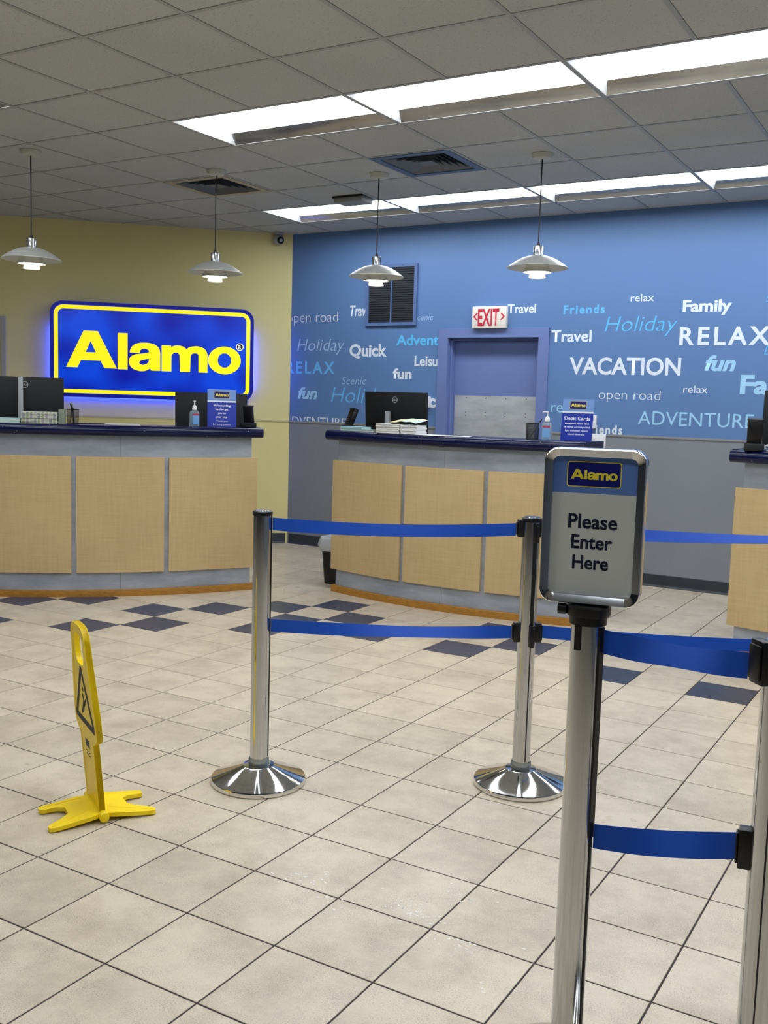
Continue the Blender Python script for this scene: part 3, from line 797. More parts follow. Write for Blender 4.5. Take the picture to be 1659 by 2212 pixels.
# ================================================================== YELLOW WALL SIGN
sgn = thing('backlit_sign', 'large glowing blue sign with yellow name on the yellow wall', 'sign', (CNR.x, CNR.y, 0), RZY)
sx, sz, sw, shh = -2.262, 1.407, 1.886, .886
build('standoff', MB().box(sx+.12, sx+sw-.12, -.035, -.0005, sz+.12, sz+shh-.12), M_PLASTIC_M, sgn)
build('halo_strip', MB().box(sx+.10, sx+sw-.10, -.040, -.030, sz+.03, sz+.05), M_HALO, sgn)
for a_ in (sx+.03, sx+sw-.05): build('halo_strip', MB().box(a_, a_+.02, -.040, -.030, sz+.12, sz+shh-.22), M_HALO, sgn)
put('cabinet', outline_mesh([rrect(sx, sz, sx+sw, sz+shh, .115, 10)], .075, M_SBODY, False), sgn, (0, -.078, 0))
put('face', outline_mesh([rrect(sx+.03, sz+.03, sx+sw-.03, sz+shh-.03, .09, 10)], .004, M_SFACE, False), sgn, (0, -.1178, 0))
put('border', ring_mesh(sx+.036, sz+.036, sx+sw-.036, sz+shh-.036, .085, .036, .004, M_SYEL), sgn, (0, -.122, 0))
for k in ('A', 'l', 'a', 'm', 'o'):
    put('letter', outline_mesh(tr(LOGO[k], sx, sz, sw), .010, M_SYEL), sgn, (0, -.125, 0))
put('registered_mark', outline_mesh([_ell(sx+.9289*sw, sz+.2778*sw, .036, .036, 24)], .004, M_SWHITE), sgn, (0, -.1225, 0))
put('mark_disc', outline_mesh([_ell(sx+.9289*sw, sz+.2778*sw, .028, .028, 24)], .002, M_PRINT), sgn, (0, -.1256, 0))
lettering(sgn, 'mark_letter', 'R', M_SWHITE, sx+.9289*sw-.012, sx+.9289*sw+.013, sz+.2778*sw-.017, .034, 'bold', y=-.1268)
# panel at the left edge
t = thing('wall_panel', 'pale framed wall panel at the far left of the yellow wall', 'wall panel', (CNR.x, CNR.y, 0), RZY)
build('board', MB().box(-3.6, -2.69, -.03, -.0005, 1.56, 2.10), mat('panel_face', (206, 200, 160), .4), t)
fr = MB(); fr.box(-2.70, -2.667, -.045, -.0005, 1.53, 2.13); fr.box(-3.63, -2.70, -.045, -.0005, 2.10, 2.13); fr.box(-3.63, -2.70, -.045, -.0005, 1.53, 1.56); fr.box(-3.66, -3.63, -.045, -.0005, 1.53, 2.13)
build('frame', fr, M_GREYPL, t)

# ================================================================== BLUE WALL FITTINGS
t = thing('exit_sign', 'white exit sign with red letters above the blue door', 'exit sign', (-3.757, YB, 2.112), R(0))
build('housing', MB().box(-.163, .163, -.05, -.0005, 0, .19), M_EXITW, t, bevel=.006)
lettering(t, 'exit_letters', 'EXIT', M_RED, -.106, .098, .024, .148, 'semi', y=-.0512)
for s in (-1, 1):
    c = s*.142; mb = []
    mb = [(c+s*.010, .100), (c-s*.020, .130), (c-s*.036, .130), (c-s*.008, .100), (c-s*.036, .070), (c-s*.020, .070)]
    put('arrow', outline_mesh([mb], .0006, M_RED, False), t, (0, -.0512, 0))

t = thing('wall_grille', 'black louvred return air grille with blue frame on the mural', 'air vent', (-4.775, YB, 2.15), 0)
GW, GH = .272, .56
me = ring_mesh(-GW, 0, GW, GH, .003, .03, .022, M_VENTB); put('frame', me, t, (0, -.0115, 0))
build('centre_bar', MB().box(-.006, .006, -.018, -.004, .03, GH-.03), M_VENTB, t)
build('backing', MB().box(-GW+.02, GW-.02, -.0035, -.0005, .02, GH-.02), M_BLACKV, t)
sl = MB().box(-.118, .118, -.001, .001, -.008, .008); sl.rot(0, Matrix.Rotation(R(35), 4, 'X'))
sme = bpy.data.meshes.new('slat'); sme.from_pydata(sl.v, [], sl.f); fix(sme); sme.materials.append(mat('slat_grey', (84, 90, 100), .5))
NS = 24
for col in (-1, 1):
    for k in range(NS): put('slat', sme, t, (col*.124, -.011, .04+(GH-.08)*k/(NS-1)))
for q in ((-GW+.014, .2), (-GW+.014, .4), (GW-.014, .2), (GW-.014, .42), (.12, GH-.014), (-.12, GH-.014), (-.12, .014), (.12, .014)):
    mb = MB().lathe([(0, 0), (.004, 0), (.003, .0015), (0, .002)], 8); mb.rot(0, Matrix.Rotation(PI/2, 4, 'X'))
    build('screw', mb, M_SCREW, t, loc=(q[0], -.0226, q[1]))

t = thing('light_switch', 'white double light switch at the bottom of the mural behind the debit card notice', 'light switch', (-2.725, YB, 1.10), 0)
build('plate', MB().box(-.06, .06, -.008, -.0005, 0, .13), M_WPRINT, t, bevel=.002)
for s in (-1, 1): build('rocker', MB().box(s*.028-.016, s*.028+.016, -.013, -.008, .03, .10), M_WPRINT, t, bevel=.0015)
t = thing('thermostat', 'narrow white control box above the light switch', 'thermostat', (-2.785, YB, 1.275), 0)
build('body', MB().box(-.04, .035, -.028, -.0005, 0, .11), M_WPRINT, t, bevel=.004)
build('display', MB().box(-.02, .015, -.0292, -.0281, .06, .09), M_GREYPL, t)
t = thing('door_release_box', 'small white box on the mural beside the middle monitor', 'wall box', (-4.352, YB, 1.405), 0)
build('body', MB().box(-.05, .024, -.035, -.0005, 0, .10), M_WPRINT, t, bevel=.004)
build('button', MB().box(-.008, .01, -.037, -.0351, .035, .06), M_GREYPL, t)

# ================================================================== COUNTERS
RC = 3.40
def yf(x): return RC - math.sqrt(RC*RC - x*x)
def sweep(prof, x0, x1, n=24, fn=yf):
    mb = MB(); rings = []
    for i in range(n+1):
        x = x0+(x1-x0)*i/n; y = fn(x)
        rings.append([(x, y+d, z) for d, z in prof])
    return mb.loft(rings)
def make_counter(cx, cy, rz, label, tlabel, xl=1.0, xr=1.0, nl=1.056, nr=1.03, pm=.32, seam=False):
    """cx, cy is the middle of the steel front on the floor"""
    t = thing('service_counter', label, 'counter', (cx, cy, 0), rz, 'curved service counters')
    sxl, sxr = -xl+.035, xr-.035
    for a, b in ((sxl, -.001), (.001, sxr)):
        build('steel_panel', sweep([(0, .05), (.012, .05), (.012, 1.148), (0, 1.148)], a, b, 14), M_STEEL, t, smooth=True)
    build('toe_strip', sweep([(-.02, 0), (.02, 0), (.02, .0495), (-.018, .0495), (-.02, .045)], -xl, xr, 28), M_OAK, t, smooth=True)
    g = .017
    for a, b in ((-xl-.008, -pm-g), (-pm+g, pm-g), (pm+g, xr+.008)):
        build('wood_panel', sweep([(-.022, .173), (-.0005, .173), (-.0005, 1.0), (-.022, 1.0)], a, b, 12), M_WOODP, t, bevel=.0012, seg=1, angle=30)
    ye = yf(xl-.05)+.012
    for x in (sxl, sxr-.02):
        build('side_panel', MB().box(x, x+.02, yf(x)+.0125, yf(x)+.30, 0.01, 1.148), M_STEEL, t)
    build('support_wall', sweep([(.0125, .01), (.06, .01), (.06, 1.148), (.0125, 1.148)], sxl+.021, sxr-.021, 14), M_DESK, t)
    build('desk_surface', MB().box(sxl+.03, sxr-.03, yf(.95)+.06, .98, .74, .77), M_DESK, t, bevel=.003)
    for x in (-.55, .55): build('desk_leg', MB().box(x-.02, x+.02, .85, .93, 0, .739), M_PLASTIC_M, t)
    # counter top: bullnose slab on the steel front
    tp = thing('countertop', tlabel, 'countertop', (cx, cy, 0), rz, 'navy countertops')
    prof = [(.30, 1.149)] + [(-.045-.035*sin(R(a)), 1.1855-.0365*cos(R(a))) for a in range(0, 181, 20)] + [(.30, 1.222)]
    build('slab', sweep(prof, -nl, nr, 34), M_NAVYTOP, tp, smooth=True, angle=50)
    if seam: build('seam', sweep([(d-.0006 if d < .2 else d, z+(.0006 if z > 1.185 else -.0006)) for d, z in prof], -.15, -.1475, 1), mat('seam_brown', (84, 56, 60), .5), tp)
    return t
A1 = R(-43)
c1 = Vector((-7.695, 7.453)) + Vector((cos(A1), sin(A1)))*RC
RZ1 = A1+PI/2
make_counter(c1.x, c1.y, RZ1, 'curved steel and maple service counter on the left, below the glowing sign',
             'navy countertop of the left counter', 1.0, .985, 1.05, 1.03)
make_counter(-3.145, 9.53-RC, 0, 'curved steel and maple service counter in the middle, in front of the door',
             'navy countertop of the middle counter', 1.0, .955, 1.056, .945+.03, seam=True)
C3X, C3Y = -.246+.045, 9.40-RC
make_counter(C3X, C3Y, 0, 'curved steel and maple service counter cut off by the right edge',
             'navy countertop of the right counter', 1.0, 1.0, 1.045, 1.05)
def on1(x, y):        # point in the left counter's own frame (x right, y back) to the room
    return (c1.x + x*cos(RZ1) - y*sin(RZ1), c1.y + x*sin(RZ1) + y*cos(RZ1))

# ------------------------------------------------------------------ monitors
def monitor(x, y, rz, label, w=.553, h=.325, zb=1.18, base=.7705, tilt=4, foot=True, badge=True, col_x=0, col_h=.55):
    t = thing('monitor', label, 'monitor', (x, y, base), rz, 'computer monitors seen from behind')
    zb -= base
    sh_ = MB().box(-w/2, w/2, -.012, .022, -h/2, h/2)
    o = build('casing', sh_, M_PLASTIC_M, t, loc=(0, .03, zb+h/2), rot=(R(-tilt), 0, 0), bevel=.004)
    build('screen', MB().box(-w/2+.008, w/2-.008, .0222, .0232, -h/2+.012, h/2-.008), M_EYE, o)
    if badge:
        put('badge_ring', outline_mesh([_ell(0, .105, .024, .024, 24), _ell(0, .105, .0195, .0195, 24)], .0008, M_GREYPL), o, (0, -.0127, 0))
        lettering(o, 'badge_word', 'DELL', M_GREYPL, -.015, .015, .0985, .013, 'bold', y=-.0127)
    if foot:
        build('stand_column', MB().box(-.018+col_x, .018+col_x, -.045, -.014, .012, zb+h*col_h), M_GREYPL, t, bevel=.004)
        build('stand_foot', MB().box(-.12, .12, -.10, .09, 0, .012), M_SATIN, t, bevel=.004)
    return t
monitor(-3.835, 6.60, R(-3), 'black monitor with round badge on the middle counter', zb=1.195, tilt=-4, col_x=-.035)
monitor(-1.132+.27, 6.42, 0, 'black monitor at the right edge behind the card reader', zb=1.25, h=.33)
x, y = on1(-.675, .63); monitor(x, y, RZ1, 'black monitor with full height silver post at the left edge', zb=1.225, col_x=-.028, col_h=1.0)
x, y = on1(.71, .63); monitor(x, y, RZ1, 'wide black monitor behind the sanitizer on the left counter', zb=1.15, w=.56, h=.325, foot=False, badge=False)

# ------------------------------------------------------------------ cards on the counters
def notice(x, y, rz, label, lines, head=None, lean=6):
    t = thing('notice_card', label, 'sign', (x, y, 1.2225), rz)
    W, H = .213, .278
    o = build('card', MB().box(-W/2, W/2, -.0012, .0012, 0, H*.66), M_CARDBLUE, t, rot=(R(-lean), 0, 0))
    build('header', MB().box(-W/2, W/2, -.0012, .0012, H*.66+.0001, H), M_LBLUE, o)
    build('white_stripe', MB().box(-W/2, W/2, -.0018, -.0013, H*.66, H*.70), M_WPRINT, o)
    small_logo(o, -.058, H*.755, .116, -.0016)
    for (tx, x0, x1, z, cp, st) in lines:
        lettering(o, 'print_line', tx, M_WPRINT, x0, x1, z, cp, st, y=-.0017)
    build('foot_strip', MB().box(-W/2, W/2, -.002, .05, -.0005, .0012), M_CLEARP, t)
    return t
x, y = on1(.735, .205)
notice(x, y, RZ1-R(3), 'blue notice card on the left counter thanking customers for patience', [
    ("We're working", -.063, .063, .152, .0145, 'bold'), ('hard to get', -.047, .047, .124, .0145, 'bold'), ('you on', -.03, .03, .096, .0145, 'bold'), ('your way.', -.042, .042, .068, .0145, 'bold'),
    ('Thank you', -.042, .042, .038, .0135, 'reg'), ('for being patient.', -.066, .066, .012, .0135, 'reg')])
notice(-2.315, 6.42, R(4), 'blue notice card about debit cards on the middle counter', [
    ('Debit Cards', -.088, .088, .138, .023, 'semi'), ('Accepted at the time', -.083, .083, .109, .0125, 'semi'), ('of rental accompanied', -.090, .090, .085, .0125, 'semi'),
    ('by a ticketed return', -.078, .078, .061, .0125, 'semi'), ('travel itinerary.', -.06, .06, .037, .0125, 'semi')])

# ------------------------------------------------------------------ sanitizer bottles
def sanitizer(x, y, rz, label, spout=1):
    t = thing('sanitizer_bottle', label, 'bottle', (x, y, 1.2223), rz, 'hand sanitizer pump bottles')
    def sq(w, d, z, r=.006): return [(px, py, z) for px, py in rrect(-w/2, -d/2, w/2, d/2, min(r, w/2.1, d/2.1), 3)]
    rings = [sq(.058, .036, 0), sq(.066, .042, .004, .01), sq(.066, .042, .10, .01), sq(.058, .036, .113, .012), sq(.026, .026, .121, .011), sq(.026, .026, .127, .011)]
    build('gel_body', MB().loft(rings), M_CLEAR, t, smooth=True)
    build('front_label', MB().box(-.024, .024, -.0222, -.0214, .018, .095), mat('bottle_label', (120, 176, 228), .4), t)
    build('brand_band', MB().box(-.024, .024, -.0228, -.0223, .082, .095), M_PINK, t)
    build('pump_collar', MB().lathe([(0, .122), (.017, .122), (.018, .135), (.016, .145), (.009, .156), (.006, .158), (0, .158)], 20), M_WPRINT, t, smooth=True)
    build('pump_stem', MB().lathe([(0, .158), (.0045, .158), (.0045, .180), (.009, .181), (.010, .188), (0, .190)], 14), M_WPRINT, t, smooth=True)
    build('spout', MB().tube([(0, 0, .185), (-.016*spout, 0, .186), (-.030*spout, 0, .184), (-.033*spout, 0, .179)], [.005, .0042, .0035, .003], 8), M_WPRINT, t, smooth=True)
x, y = on1(.527, .14); sanitizer(x, y, RZ1+R(20), 'clear sanitizer pump bottle beside the left notice card', -.2)
sanitizer(-2.452, 6.24, R(8), 'clear sanitizer pump bottle between pen cup and debit card notice', 1)

# ------------------------------------------------------------------ pen cups
def mesh_cup(x, y, label, pens, h=.103, r=.042, dense=.8):
    t = thing('pen_cup', label, 'pen cup', (x, y, 1.2223), 0, 'wire mesh pen cups')
    o = build('mesh_body', MB().lathe([(0, .002), (r*.93, .002), (r*.93, .0), (0, 0)], 28), M_PLASTIC_M, t)
    wm = MB(); n = 44; rows = 20
    for i in range(n):
        a = 2*PI*i/n; wm.tube([(r*.93*cos(a), r*.93*sin(a), .001), (r*cos(a+.02), r*sin(a+.02), h)], .0006*dense, 3, caps=False)
    for k in range(1, rows):
        q = k/rows; rr = r*(.93+.07*q); wm.lathe([(rr-.0007, h*q), (rr+.0007, h*q), (rr, h*q+.0011*dense), (rr-.0007, h*q)], 22)
    build('wire_mesh', wm, M_PLASTIC_M, t, kind='stuff')
    build('rim', MB().lathe([(r-.002, h-.002), (r+.002, h-.003), (r+.0025, h), (r+.001, h+.002), (r-.002, h+.001), (r-.002, h-.002)], 32), M_PLASTIC, t, smooth=True)
    for k, (ang, out, L, m) in enumerate(pens):
        pb = Vector((-cos(ang)*r*.55, -sin(ang)*r*.55, .006)); d = Vector((cos(ang)*out, sin(ang)*out, 1)).normalized()
        p = thing('pen', ('grey pen leaning left', 'short dark pen leaning back', 'dark pen leaning right', 'dark pen leaning to the middle')[k]+' in the cup on the left counter' if len(pens) > 1 else 'single grey pen leaning right in the middle counter cup', 'pen', (x, y, 1.2223), 0, 'pens in mesh cups')
        build('barrel', MB().tube([pb, pb+d*L*.85], .0042, 10), m, p, smooth=True)
        build('cap', MB().tube([pb+d*L*.85, pb+d*L], [.0048, .0038], 10), M_GREYPL if k % 2 else M_PLASTIC, p, smooth=True)
x, y = on1(-.327, .20)
mesh_cup(x, y, 'mesh pen cup beside the book stack', [(R(200), .30, .145, M_GREYPL), (R(95), .10, .15, M_PLASTIC), (R(-60), .28, .14, M_PLASTIC), (R(150), .08, .13, M_PLASTIC)])
mesh_cup(-2.556, 6.25, 'dark pen cup beside the sanitizer on the middle counter', [(R(10), .62, .155, mat('grey_pen', (120, 124, 128), .4))], dense=1.5, h=.108)

# ------------------------------------------------------------------ paper goods
def ordn(k):
    return 'topmost' if k == 0 else ('second', 'third', 'fourth', 'fifth', 'sixth', 'seventh', 'eighth', 'ninth')[k-1]+' from the top'
def sheaf(name, label, cat, x, y, rz, w, d, n, th, m, group=None, jitter=.004, top=None, base=1.2223, wave=0):
    """a pile of folded leaflets; each leaflet is a thing of its own"""
    z = base
    for k in range(n):
        o = thing(name, label if n == 1 else label+', '+ordn(n-1-k), cat, (x+random.uniform(-jitter, jitter), y+random.uniform(-jitter, jitter), z), rz+random.uniform(-.02, .02), group)
        mb = MB(); rings = []
        ns = 9
        for i in range(ns):
            xx = -w/2+w*i/(ns-1); zz = wave*(1+sin(i*1.9))*.0009
            rings.append([(xx, -d/2, zz), (xx, -d/2-.0012, zz+th*.5), (xx, -d/2, zz+th*.97), (xx, d/2, zz+th*.97), (xx, d/2, zz)])
        build('pages', mb.loft(rings), top[1] if (top and k == n-1) else m[k % len(m)], o, smooth=True, angle=30)
        z += th*1.02
    return z
pg = 'folded leaflets piled on the middle counter'
sheaf('leaflet', 'pale cyan leaflet pile by the middle card reader', 'leaflet', -3.965, 6.27, R(-6), .20, .11, 6, .0055, [M_CYANP, M_PAPERW, mat('teal_paper', (128, 176, 168), .5)], pg, .003, (0, mat('cyan_print', (150, 206, 222), .4)))
sheaf('leaflet', 'grey green leaflets left of the map stack', 'leaflet', -3.795, 6.225, R(-4), .12, .12, 3, .0055, [mat('green_paper', (158, 182, 172), .5), M_PAPER], pg, .003)
zt = sheaf('map_sheet', 'white folded map, left half of the tall stack', 'map', -3.592, 6.175, R(-2), .195, .15, 9, .0072, [M_PAPER, mat('paper_shade', (214, 214, 214), .6)], 'folded maps in the tall stack', .004, wave=1)
zt = sheaf('map_sheet', 'white folded map, right half of the tall stack', 'map', -3.424, 6.175, R(1), .130, .15, 9, .0068, [M_PAPER, mat('paper_shade2', (222, 222, 224), .6)], 'folded maps in the tall stack', .005, wave=1)
# colourful map lying on the stack
def coloured_map():
    m = bpy.data.materials.new('map_print'); m.use_nodes = True; nt = m.node_tree; b = nt.nodes['Principled BSDF']
    tc = nt.nodes.new('ShaderNodeTexCoord'); n = nt.nodes.new('ShaderNodeTexNoise'); n.inputs['Scale'].default_value = 14; n.inputs['Detail'].default_value = 3
    nt.links.new(tc.outputs['Object'], n.inputs['Vector']); r = nt.nodes.new('ShaderNodeValToRGB'); nt.links.new(n.outputs['Fac'], r.inputs['Fac'])
    cr = r.color_ramp; cr.elements[0].position = .36; cr.elements[0].color = (*lin((236, 222, 120)), 1); cr.elements[1].position = .62; cr.elements[1].color = (*lin((206, 226, 214)), 1)
    e = cr.elements.new(.46); e.color = (*lin((232, 234, 206)), 1)
    nt.links.new(r.outputs['Color'], b.inputs['Base Color']); b.inputs['Roughness'].default_value = .5; return m
mb = MB(); rings = []
for i in range(13):
    q = i/12; xx = -.125+.25*q; zz = .006+.014*sin(q*2.6)+.0025*sin(q*17)
    rings.append([(xx, -.075+.012*sin(q*5), zz), (xx, 0, zz+.010), (xx, .075, zz+.020), (xx, .075, zz+.0215), (xx, 0, zz+.0115), (xx, -.075+.012*sin(q*5), zz+.0015)])
build_m = build('open_map', mb.loft(rings), coloured_map(), None, loc=(-3.475, 6.175, zt+.0045), rot=(0, 0, R(-4)), smooth=True)
tag(build_m, 'yellow and green printed map lying on top of the tall paper stack', 'map')
o = build('loose_paper', MB().prism([(-.20, -.085), (-.02, -.11), (.21, -.06), (.16, .09), (-.17, .10)], 0, .0016), M_PAPER, None, loc=(-3.17, 6.17, 1.2224)); tag(o, 'loose white sheets on the middle counter right of the monitor', 'paper')
x, y = on1(.02, .2); o = build('loose_paper', MB().prism([(-.13, -.06), (.12, -.07), (.115, .08), (-.12, .09)], 0, .006), M_PAPER, None, loc=(x, y, 1.2224), rot=(0, 0, RZ1)); tag(o, 'flat white sheets in the middle of the left counter', 'paper')
# books on the left counter
bm_ = [mat('book_olive', (168, 176, 128), .5), mat('book_grey', (150, 152, 156), .5), mat('book_cream', (206, 204, 190), .5), mat('book_mauve', (176, 156, 166), .5)]
x, y = on1(-.545, .19); z = 1.2224
for k in range(9):
    o = thing('brochure', 'striped brochure before the left monitors, '+ordn(8-k), 'brochure', (x+random.uniform(-.003, .003), y+random.uniform(-.003, .003), z), RZ1+random.uniform(-.02, .02), 'brochures piled on the left counter')
    mb = MB(); x0 = -.125
    # cover and printed fore edge with coloured bands
    build('pages', mb.box(x0, .115, -.075, .075, 0, .0085), M_PAPERW, o, bevel=.001, seg=1)
    for q in range(9):
        c_ = bm_[(q*7+k//4) % 4]; build('edge_band', MB().box(x0+.008+q*.0255, x0+.008+q*.0255+.016, -.0758, -.0749, .0008, .0078), c_, o)
    z += .0088
x, y = on1(-.40, .2); o = build('folder', MB().prism([(-.022, -.07), (.024, -.07), (.024, .075), (-.012, .075)], 0, .10), mat('green_card', (140, 150, 130), .5), None, loc=(x, y, 1.2224), rot=(0, 0, RZ1)); tag(o, 'grey green box file at the right end of the brochure pile', 'box file')
x, y = on1(-.86, .19); sheaf('leaflet', 'pale green leaflet pile at the left border', 'leaflet', x, y, RZ1, .36, .15, 4, .008, [M_PAPERW, M_CYANP], 'leaflets at the left border', .003)
x, y = on1(-.30, .215); o = build('tray', MB().box(-.12, .12, -.03, .07, 0, .006), M_PLASTIC, None, loc=(x+.02, y+.03, 1.2222), rot=(0, 0, RZ1), bevel=.002)
o.location = (*on1(-.215, .24), 1.2222); tag(o, 'thin black tray on the left counter beside the pen cup', 'tray')
# leaflets beside the right card reader
sheaf('leaflet', 'blue and white leaflets at the right edge', 'leaflet', -.985, 6.20, R(5), .15, .14, 5, .007, [M_PAPER, mat('blue_leaflet', (70, 120, 160), .5)], 'leaflets on the right counter', .006)

# ------------------------------------------------------------------ card readers
def card_reader(x, y, rz, label, tilt=22, sc=1):
    t = thing('card_reader', label, 'card reader', (x, y, 1.2223), rz, 'black payment terminals'); t.scale = (sc, sc, sc)
    build('stand', MB().box(-.052, .052, -.045, .055, 0, .042), M_PLASTIC_M, t, bevel=.006)
    o = build('terminal', MB().box(-.042, .042, -.02, .022, 0, .15), M_PLASTIC, t, loc=(0, -.01, .035), rot=(R(-tilt), 0, 0), bevel=.007)
    build('display', MB().box(-.030, .030, -.0215, -.0203, .085, .135), M_EYE, o)
    for i in range(3):
        for j in range(4): build('key', MB().box(-.026+i*.019, -.012+i*.019, -.0222, -.0203, .012+j*.016, .022+j*.016), M_PLASTIC_M, o)
    build('hood', MB().box(-.045, .045, -.024, .016, .142, .152), M_PLASTIC_M, o, bevel=.003)
    build('cable', MB().tube([(.03, .02, .03), (.055, .03, .012), (.085, .035, .005), (.11, .06, .004)], .003, 6), M_PLASTIC, t, smooth=True)
card_reader(-4.105, 6.40, R(-28), 'black card reader beside the pale leaflets on the middle counter', 22, .92)
x, y = on1(.94, .23)
card_reader(x, y, RZ1+R(140), 'black card reader at the right end of the left counter', 10, .88)
card_reader(-1.115, 6.10, R(185), 'black card reader on the right counter', 4)

# ================================================================== BIN
t = thing('waste_bin', 'black waste bin with clear liner behind the middle counter', 'bin', (-4.275, 6.57, 0), R(0))
def sqr(w, d, z, r): return [(px, py, z) for px, py in rrect(-w/2, -d/2, w/2, d/2, r, 4)]
build('bin_body', MB().loft([sqr(.20, .15, 0, .03), sqr(.205, .155, .01, .03), sqr(.25, .20, .33, .035), sqr(.24, .19, .33, .03), sqr(.195, .145, .015, .025)], cap=True), M_PLASTIC, t, smooth=True)
rings = []
def wob(w, d, z, amp, ph):
    L = sqr(w, d, z, .04); out = []
    for i, p in enumerate(L):
        a = amp*sin(i*2.3+ph); out.append((p[0]*(1+a), p[1]*(1+a), p[2]+amp*.12*cos(i*1.7+ph)))
    return out
build('liner', MB().loft([wob(.25, .20, .26, .05, 0), wob(.285, .235, .30, .06, 1), wob(.27, .215, .35, .04, 2), wob(.262, .21, .372, .03, 3), wob(.235, .185, .368, .03, 3), wob(.22, .17, .30, .05, 4)], cap=False), M_BAG, t, smooth=True, angle=180)

# ================================================================== STANCHIONS
POLE_R = .0335; POLE_H = 1.015
def sheet_dir(a): return Vector((cos(a), sin(a), 0))
def stanchion(x, y, label, slots=(), clips=(), cap=True, collar=False, base_r=.178):
    t = thing('stanchion', label, 'stanchion', (x, y, 0), 0, 'steel belt stanchions')
    build('base', MB().lathe([(0, 0), (.174, 0), (.177, .004), (.178, .016), (.176, .021), (.171, .023), (.060, .066), (.058, .068), (.036, .069), (0, .069)], 96), M_CHROME, t, smooth=True, angle=28)
    build('foot_collar', MB().lathe([(POLE_R+.0005, .069), (.0385, .069), (.0385, .092), (.036, .096), (POLE_R+.0005, .096), (POLE_R+.0005, .069)], 40), M_CLEARP, t, smooth=True)
    build('pole', MB().lathe([(0, .0695), (POLE_R, .0695), (POLE_R, POLE_H), (0, POLE_H)], 64), M_POLE, t, smooth=True, angle=60)
    if cap:
        build('cap_ring', MB().lathe([(0, POLE_H), (.0365, POLE_H-.001), (.0372, POLE_H+.004), (.0365, POLE_H+.013), (.031, POLE_H+.015), (0, POLE_H+.015)], 48), M_PLASTIC, t, smooth=True, angle=50)
        build('cap_lid', MB().lathe([(0, POLE_H+.0152), (.030, POLE_H+.0152), (.029, POLE_H+.018), (0, POLE_H+.019)], 40), M_SATIN, t, smooth=True, angle=50)
    for a, z0, z1, w in slots:
        mb = MB().box(POLE_R-.003, POLE_R+.0028, -w/2, w/2, z0, z1); mb.rot(0, Matrix.Rotation(a, 4, 'Z'))
        build('belt_slot', mb, M_PLASTIC, t)
    for a, z0, z1, w in clips:
        mb = MB().box(POLE_R-.004, POLE_R+.019, -w/2, w/2, z0, z1); mb.box(POLE_R+.0188, POLE_R+.024, -w/2+.003, w/2-.003, z0+.008, z1-.008); mb.rot(0, Matrix.Rotation(a, 4, 'Z'))
        build('belt_clip', mb, M_PLASTIC, t, bevel=.003)
    return t
S1 = Vector((-2.235, 2.911)); S2 = Vector((-1.40, 3.456)); S3 = Vector((-.652, 1.935)); S4 = Vector((-.270, 1.885)); S5 = Vector((-.40, 4.16))
ang = lambda a, b: math.atan2(b.y-a.y, b.x-a.x)
a12, a25, a34 = ang(S1, S2), ang(S2, S5), ang(S3, S4)
aslot = math.atan2(-.66, .75)
stanchion(S1.x, S1.y, 'steel stanchion left of centre, nearest the yellow floor sign', [(a12, .56, 1.012, .010), (a12, .10, .56, .004)])
stanchion(S2.x, S2.y, 'steel stanchion in the middle, standing left behind the framed sign', [(aslot, .60, 1.0, .014), (aslot, .10, .60, .003)],
          [(a12+PI, .955, 1.02, .03), (a12+PI, .558, .632, .03), (a25, .955, 1.02, .03), (a25, .558, .632, .03), (aslot, .94, 1.012, .018), (aslot, .545, .628, .018)])
stanchion(S3.x, S3.y, 'tall foreground steel stanchion carrying the framed enter here sign', [(a34-.15, .56, 1.0, .016), (a34-.15, .10, .56, .005)], [], cap=False)
t4 = stanchion(S4.x, S4.y, 'foreground steel stanchion cut off by the right edge', [(a34-1.4, .1, 1.0, .003)], [(PI+R(42), .955, 1.035, .042), (PI+R(10), .60, .675, .03)])
stanchion(S5.x, S5.y, 'steel stanchion just outside the right edge holding the far belts', [(a25, .6, 1.0, .01)], [(a25+PI, .945, 1.015, .03), (a25+PI, .55, .62, .03)])

def belt(P0, P1, z0, z1, label, w=.049, sag=.012, tilt=0, r0=.0375, r1=.0585, skew=.5, t0=0, t1=0):
    """webbing ribbon from post P0 to post P1; z0, z1 heights of its middle at the ends; tilt in degrees at the slack point"""
    d = (P1-P0); L = d.length; d = d/L; nrm = Vector((-d.y, d.x))
    A = P0+d*r0; B = P1-d*r1; n = 40; rings = []
    for i in range(n+1):
        q = i/n; p = A+(B-A)*q
        s = sin(PI*q)**1.2 if skew == .5 else (sin(PI*(q**(math.log(.5)/math.log(skew))))**1.3)
        z = z0+(z1-z0)*q - sag*4*q*(1-q)
        th = R(tilt)*s + R(t0)*(1-q) + R(t1)*q
        u = Vector((nrm.x*sin(th), nrm.y*sin(th), cos(th)))*(w/2); k = Vector((nrm.x*cos(th), nrm.y*cos(th), -sin(th)))*.0006
        c = Vector((p.x, p.y, z))
        rings.append([c-u-k, c+u-k, c+u+k, c-u+k])
    o = build('barrier_belt', MB().loft(rings), M_BELT, None, smooth=True, angle=50)
    return tag(o, label, 'barrier belt', 'blue barrier belts')
belt(S1, S2, .982, .983, 'upper blue belt between the left and the middle stanchion', sag=.014, tilt=18, w=.047)
belt(S1, S2, .602, .594, 'lower blue belt between the left and the middle stanchion', sag=.010, tilt=42, w=.047, skew=.62)
belt(S2, S5, .985, .966, 'upper blue belt running right from behind the framed sign', sag=.010, tilt=10, t1=66, w=.048, r0=.0585)
belt(S2, S5, .597, .550, 'lower blue belt running right behind the foreground posts', sag=.012, tilt=10, w=.048, r0=.0585)
belt(S3, S4, .971, .976, 'short upper blue belt between the two foreground stanchions', sag=.005, tilt=42, w=.049, skew=.55, r1=.06)
